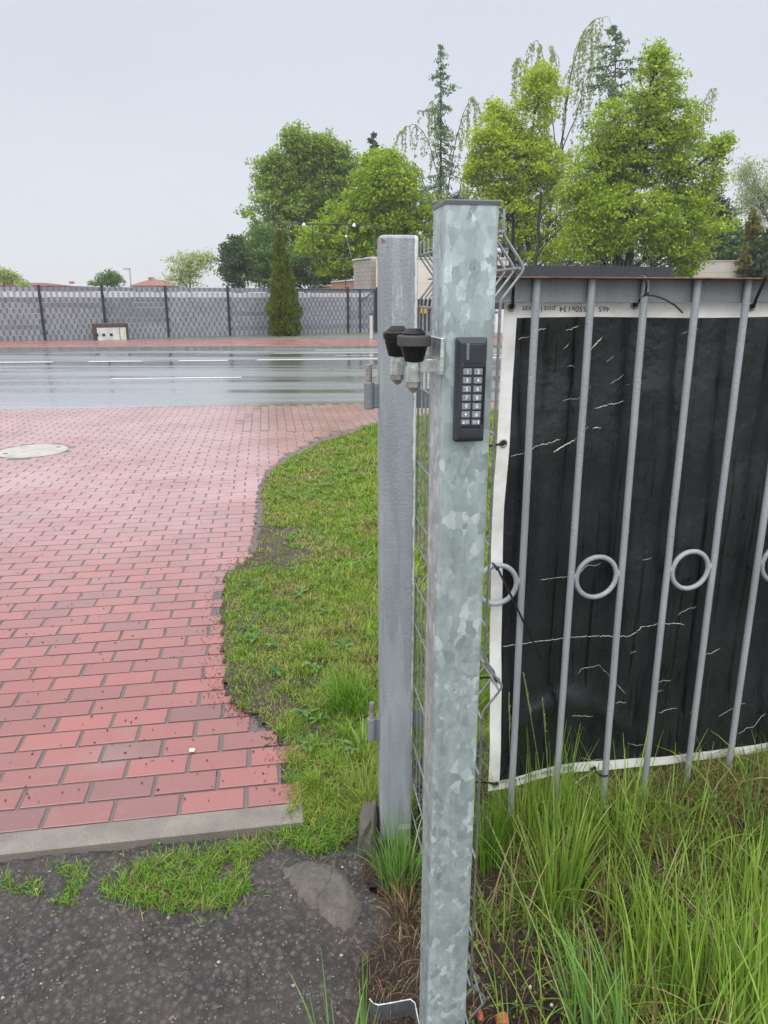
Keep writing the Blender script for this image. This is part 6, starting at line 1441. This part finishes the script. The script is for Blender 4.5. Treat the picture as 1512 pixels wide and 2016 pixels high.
def conifer(name, label, D, px, ytop, zlow, wpx, mat, nb=60, droop=0.35, dens=34, lsize=.16, sparse=0.0, r0=.16, lean=0.0, prof=None, irregular=.35):
    top = PY(px, ytop, D); base = Vector((PY(px, 600, D).x, D, 0)); root = empty(name, base, label, 'conifer')
    mb = MB(); tr = [base.lerp(Vector((top.x + lean, D, top.z)), k / 12) for k in range(13)]; mb.tube(tr, [r0 * (1 - .93 * k / 12) for k in range(13)], n=7)
    P = []; R = (PY(px + wpx, ytop, D).x - top.x)
    prof = prof or [(0, .05), (.12, .35), (.3, .55), (.6, .85), (1, 1)]
    for i in range(nb):
        t = (i + T2.random()) / nb; z = top.z - t * (top.z - zlow); rr = R * smp(prof, t) * T2.uniform(1 - irregular, 1 + irregular * .4); a = T2.uniform(0, 6.283)
        s = Vector((base.x + (top.x + lean - base.x) * (z / top.z), D, z)); pts = []
        for k in range(7):
            u = k / 6; pts.append(s + Vector((math.cos(a) * rr * u, math.sin(a) * rr * u, rr * (-.1 * u + droop * (-u * u + (.75 if droop > 0 else 0) * u ** 4) * 1.2))))
        mb.tube(pts, [.035 * (1 - .85 * k / 6) * (r0 / .16) for k in range(7)], n=4, cap=False)
        m_ = int(dens * max(.25, rr / R) * (1 - sparse * T2.random()))
        for j in range(m_):
            u = T2.random() ** .7; f = u * 6; k = min(5, int(f)); p = pts[k].lerp(pts[k + 1], f - k); hang = T2.random() * .38 * rr ** .5
            P.append((p.x + T2.gauss(0, .07 + .05 * rr), p.y + T2.gauss(0, .07 + .05 * rr), p.z - hang * T2.random() + T2.uniform(-.04, .1)))
    V, Q = leaf_quads(np.array(P), lsize, 0.0, elong=2.6); np_mesh('crown', V, Q, mat, parent=root); mb.build('trunk', bark.m, root); return root
conifer('larch_tree', 'slim larch with a dark straight trunk rising above the galvanised post', 52, 868, 88, 1.5, 52, LAR, nb=110, droop=.35, dens=62, lsize=.10, irregular=.6, r0=.17, prof=[(0, .12), (.1, .5), (.2, .6), (.27, .95), (.35, .7), (.6, 1.1), (1, 1.1)])
conifer('larch_tree', 'dark spreading larch between the yellow green tree and the linden', 50, 1212, 52, 2.0, 85, LAR, nb=100, droop=-.05, dens=105, lsize=.12, r0=.2, irregular=.6, prof=[(0, .12), (.08, .5), (.2, .62), (.4, .85), (.7, 1), (1, 1)])
conifer('pine_tree', 'small dark pine tip showing above the bright maple', 56, 735, 266, 5.0, 34, DKG, nb=40, droop=-.3, dens=60, lsize=.2, r0=.12)
conifer('orange_conifer', 'orange tinged cone shaped conifer over the concrete wall', 44, 1484, 418, 1.0, 34, ORG, nb=70, droop=-.15, dens=90, lsize=.15, r0=.1, irregular=.2)
conifer('dark_conifer', 'dark green conifer standing at the picture edge behind the wall', 43, 1520, 452, 1.0, 60, DKG, nb=80, droop=-.1, dens=110, lsize=.16, r0=.12, irregular=.2)
def weeping(name, label, D, stems, group, mat, ls=.13, strands=26):
    """stems: list of arcs (px,py) lists; hanging strands along them"""
    x0 = PY(stems[0][0][0], 600, D).x; root = empty(name, (x0, D, 0), label, 'birch', group); mb = MB(); P = []
    for st, ns, ln in stems_iter(stems, strands):
        pts = [PY(a, b, D + T2.uniform(-.4, .4)) for a, b in st]; m4 = []
        for k in range(len(pts) - 1):
            p0, p1, p2, p3 = pts[max(k - 1, 0)], pts[k], pts[k + 1], pts[min(k + 2, len(pts) - 1)]
            for t in (0, .25, .5, .75): m4.append(p1 * (1 - t) * 1.0 + p2 * t + ((p2 - p0) * .5 - (p2 - p1)) * (t * (1 - t) ** 2) - ((p3 - p1) * .5 - (p2 - p1)) * (t * t * (1 - t)) + Vector((T2.gauss(0, .03), 0, T2.gauss(0, .03))))
        pts = m4 + [pts[-1]]; mb.tube(pts, [.042 * (1 - .88 * k / (len(pts) - 1)) for k in range(len(pts))], n=5)
        for i in range(int(ns * .5)):
            u = (0.3 + .7 * T2.random()) * (len(pts) - 1); k = min(len(pts) - 2, int(u)); p = pts[k].lerp(pts[k + 1], u - k); L = ln * T2.uniform(.35, 1.1); q_ = []
            dx, dy = T2.gauss(0, .3), T2.gauss(0, .5); 
            for j in range(7): v = j / 6; q_.append(p + Vector((dx * min(1, v * 2.5), dy * min(1, v * 2.5), -L * v + .12 * math.sin(v * 3))))
            mb.tube(q_, [.006] * 7, n=3, cap=False)
            for j in range(int(L * 15)):
                v = T2.random() * 6; kk = min(5, int(v)); p2 = q_[kk].lerp(q_[kk + 1], v - kk); P.append((p2.x + T2.gauss(0, .06), p2.y + T2.gauss(0, .06), p2.z))
    V, Q = leaf_quads(np.array(P), ls, 0.0); np_mesh('crown', V, Q, mat, parent=root); mb.build('trunk', bark.m, root)
def stems_iter(stems, n):
    for s in stems: yield s[:-2] if isinstance(s[-1], float) else s, (int(s[-2]) if isinstance(s[-1], float) else n), (s[-1] if isinstance(s[-1], float) else 2.5)
weeping('weeping_birch', 'tall weeping birch with hanging strands between the two broad trees', 53, [
    [(1090, 600), (1095, 400), (1110, 230), (1130, 120), (1150, 60), (1175, 38), (1198, 34), (1205, 60), 34, 3.6], [(1100, 350), (1085, 220), (1070, 120), (1058, 80), (1045, 95), 26, 3.2], [(1105, 300), (1120, 180), (1135, 95), (1160, 60), (1180, 70), 26, 3.6],
    [(1095, 330), (1060, 200), (1030, 130), (1020, 115), (1015, 130), 22, 2.6], [(1105, 300), (1140, 210), (1150, 150), (1170, 130), 20, 4.0], [(1095, 380), (1070, 240), (1100, 130), (1085, 90), 22, 3.6]], None, BIR)
weeping('weeping_birch', 'small weeping birch top showing beside the linden', 60, [[(1390, 600), (1388, 400), (1384, 240), (1392, 190), (1402, 174), (1416, 190), 24, 2.6], [(1388, 350), (1380, 230), (1372, 210), (1362, 240), 12, 1.8]], None, BIR)
weeping('weeping_birch', 'thin weeping birch mixed with the slim larch', 56, [[(880, 600), (875, 420), (850, 300), (825, 250), (800, 250), (786, 262), 34, 2.4], [(876, 420), (895, 290), (915, 215), (932, 190), (945, 215), 32, 2.8], [(876, 500), (845, 390), (815, 320), (795, 330), 34, 2.6], [(876, 480), (905, 380), (925, 300), (935, 310), 34, 2.8], [(876, 400), (860, 260), (850, 200), (840, 220), 24, 2.6]], None, BIR)

# ------------------------------------------------------------------ rainy air
hz = MB(); hz.box((0, 150, 30), (205, 225, 31.2)); ho = hz.build('haze', None if False else bpy.data.materials.new('rainy air')); tag(ho, kind='stuff')
hm = bpy.data.materials['rainy air']; hm.use_nodes = True; ht_ = hm.node_tree; ht_.nodes.clear(); oo = ht_.nodes.new('ShaderNodeOutputMaterial'); pv = ht_.nodes.new('ShaderNodeVolumePrincipled')
pv.inputs['Density'].default_value = 0.0008; pv.inputs['Color'].default_value = (0.93, 0.95, 1.0, 1); pv.inputs['Anisotropy'].default_value = 0.2
ht_.links.new(pv.outputs[0], oo.inputs['Volume'])
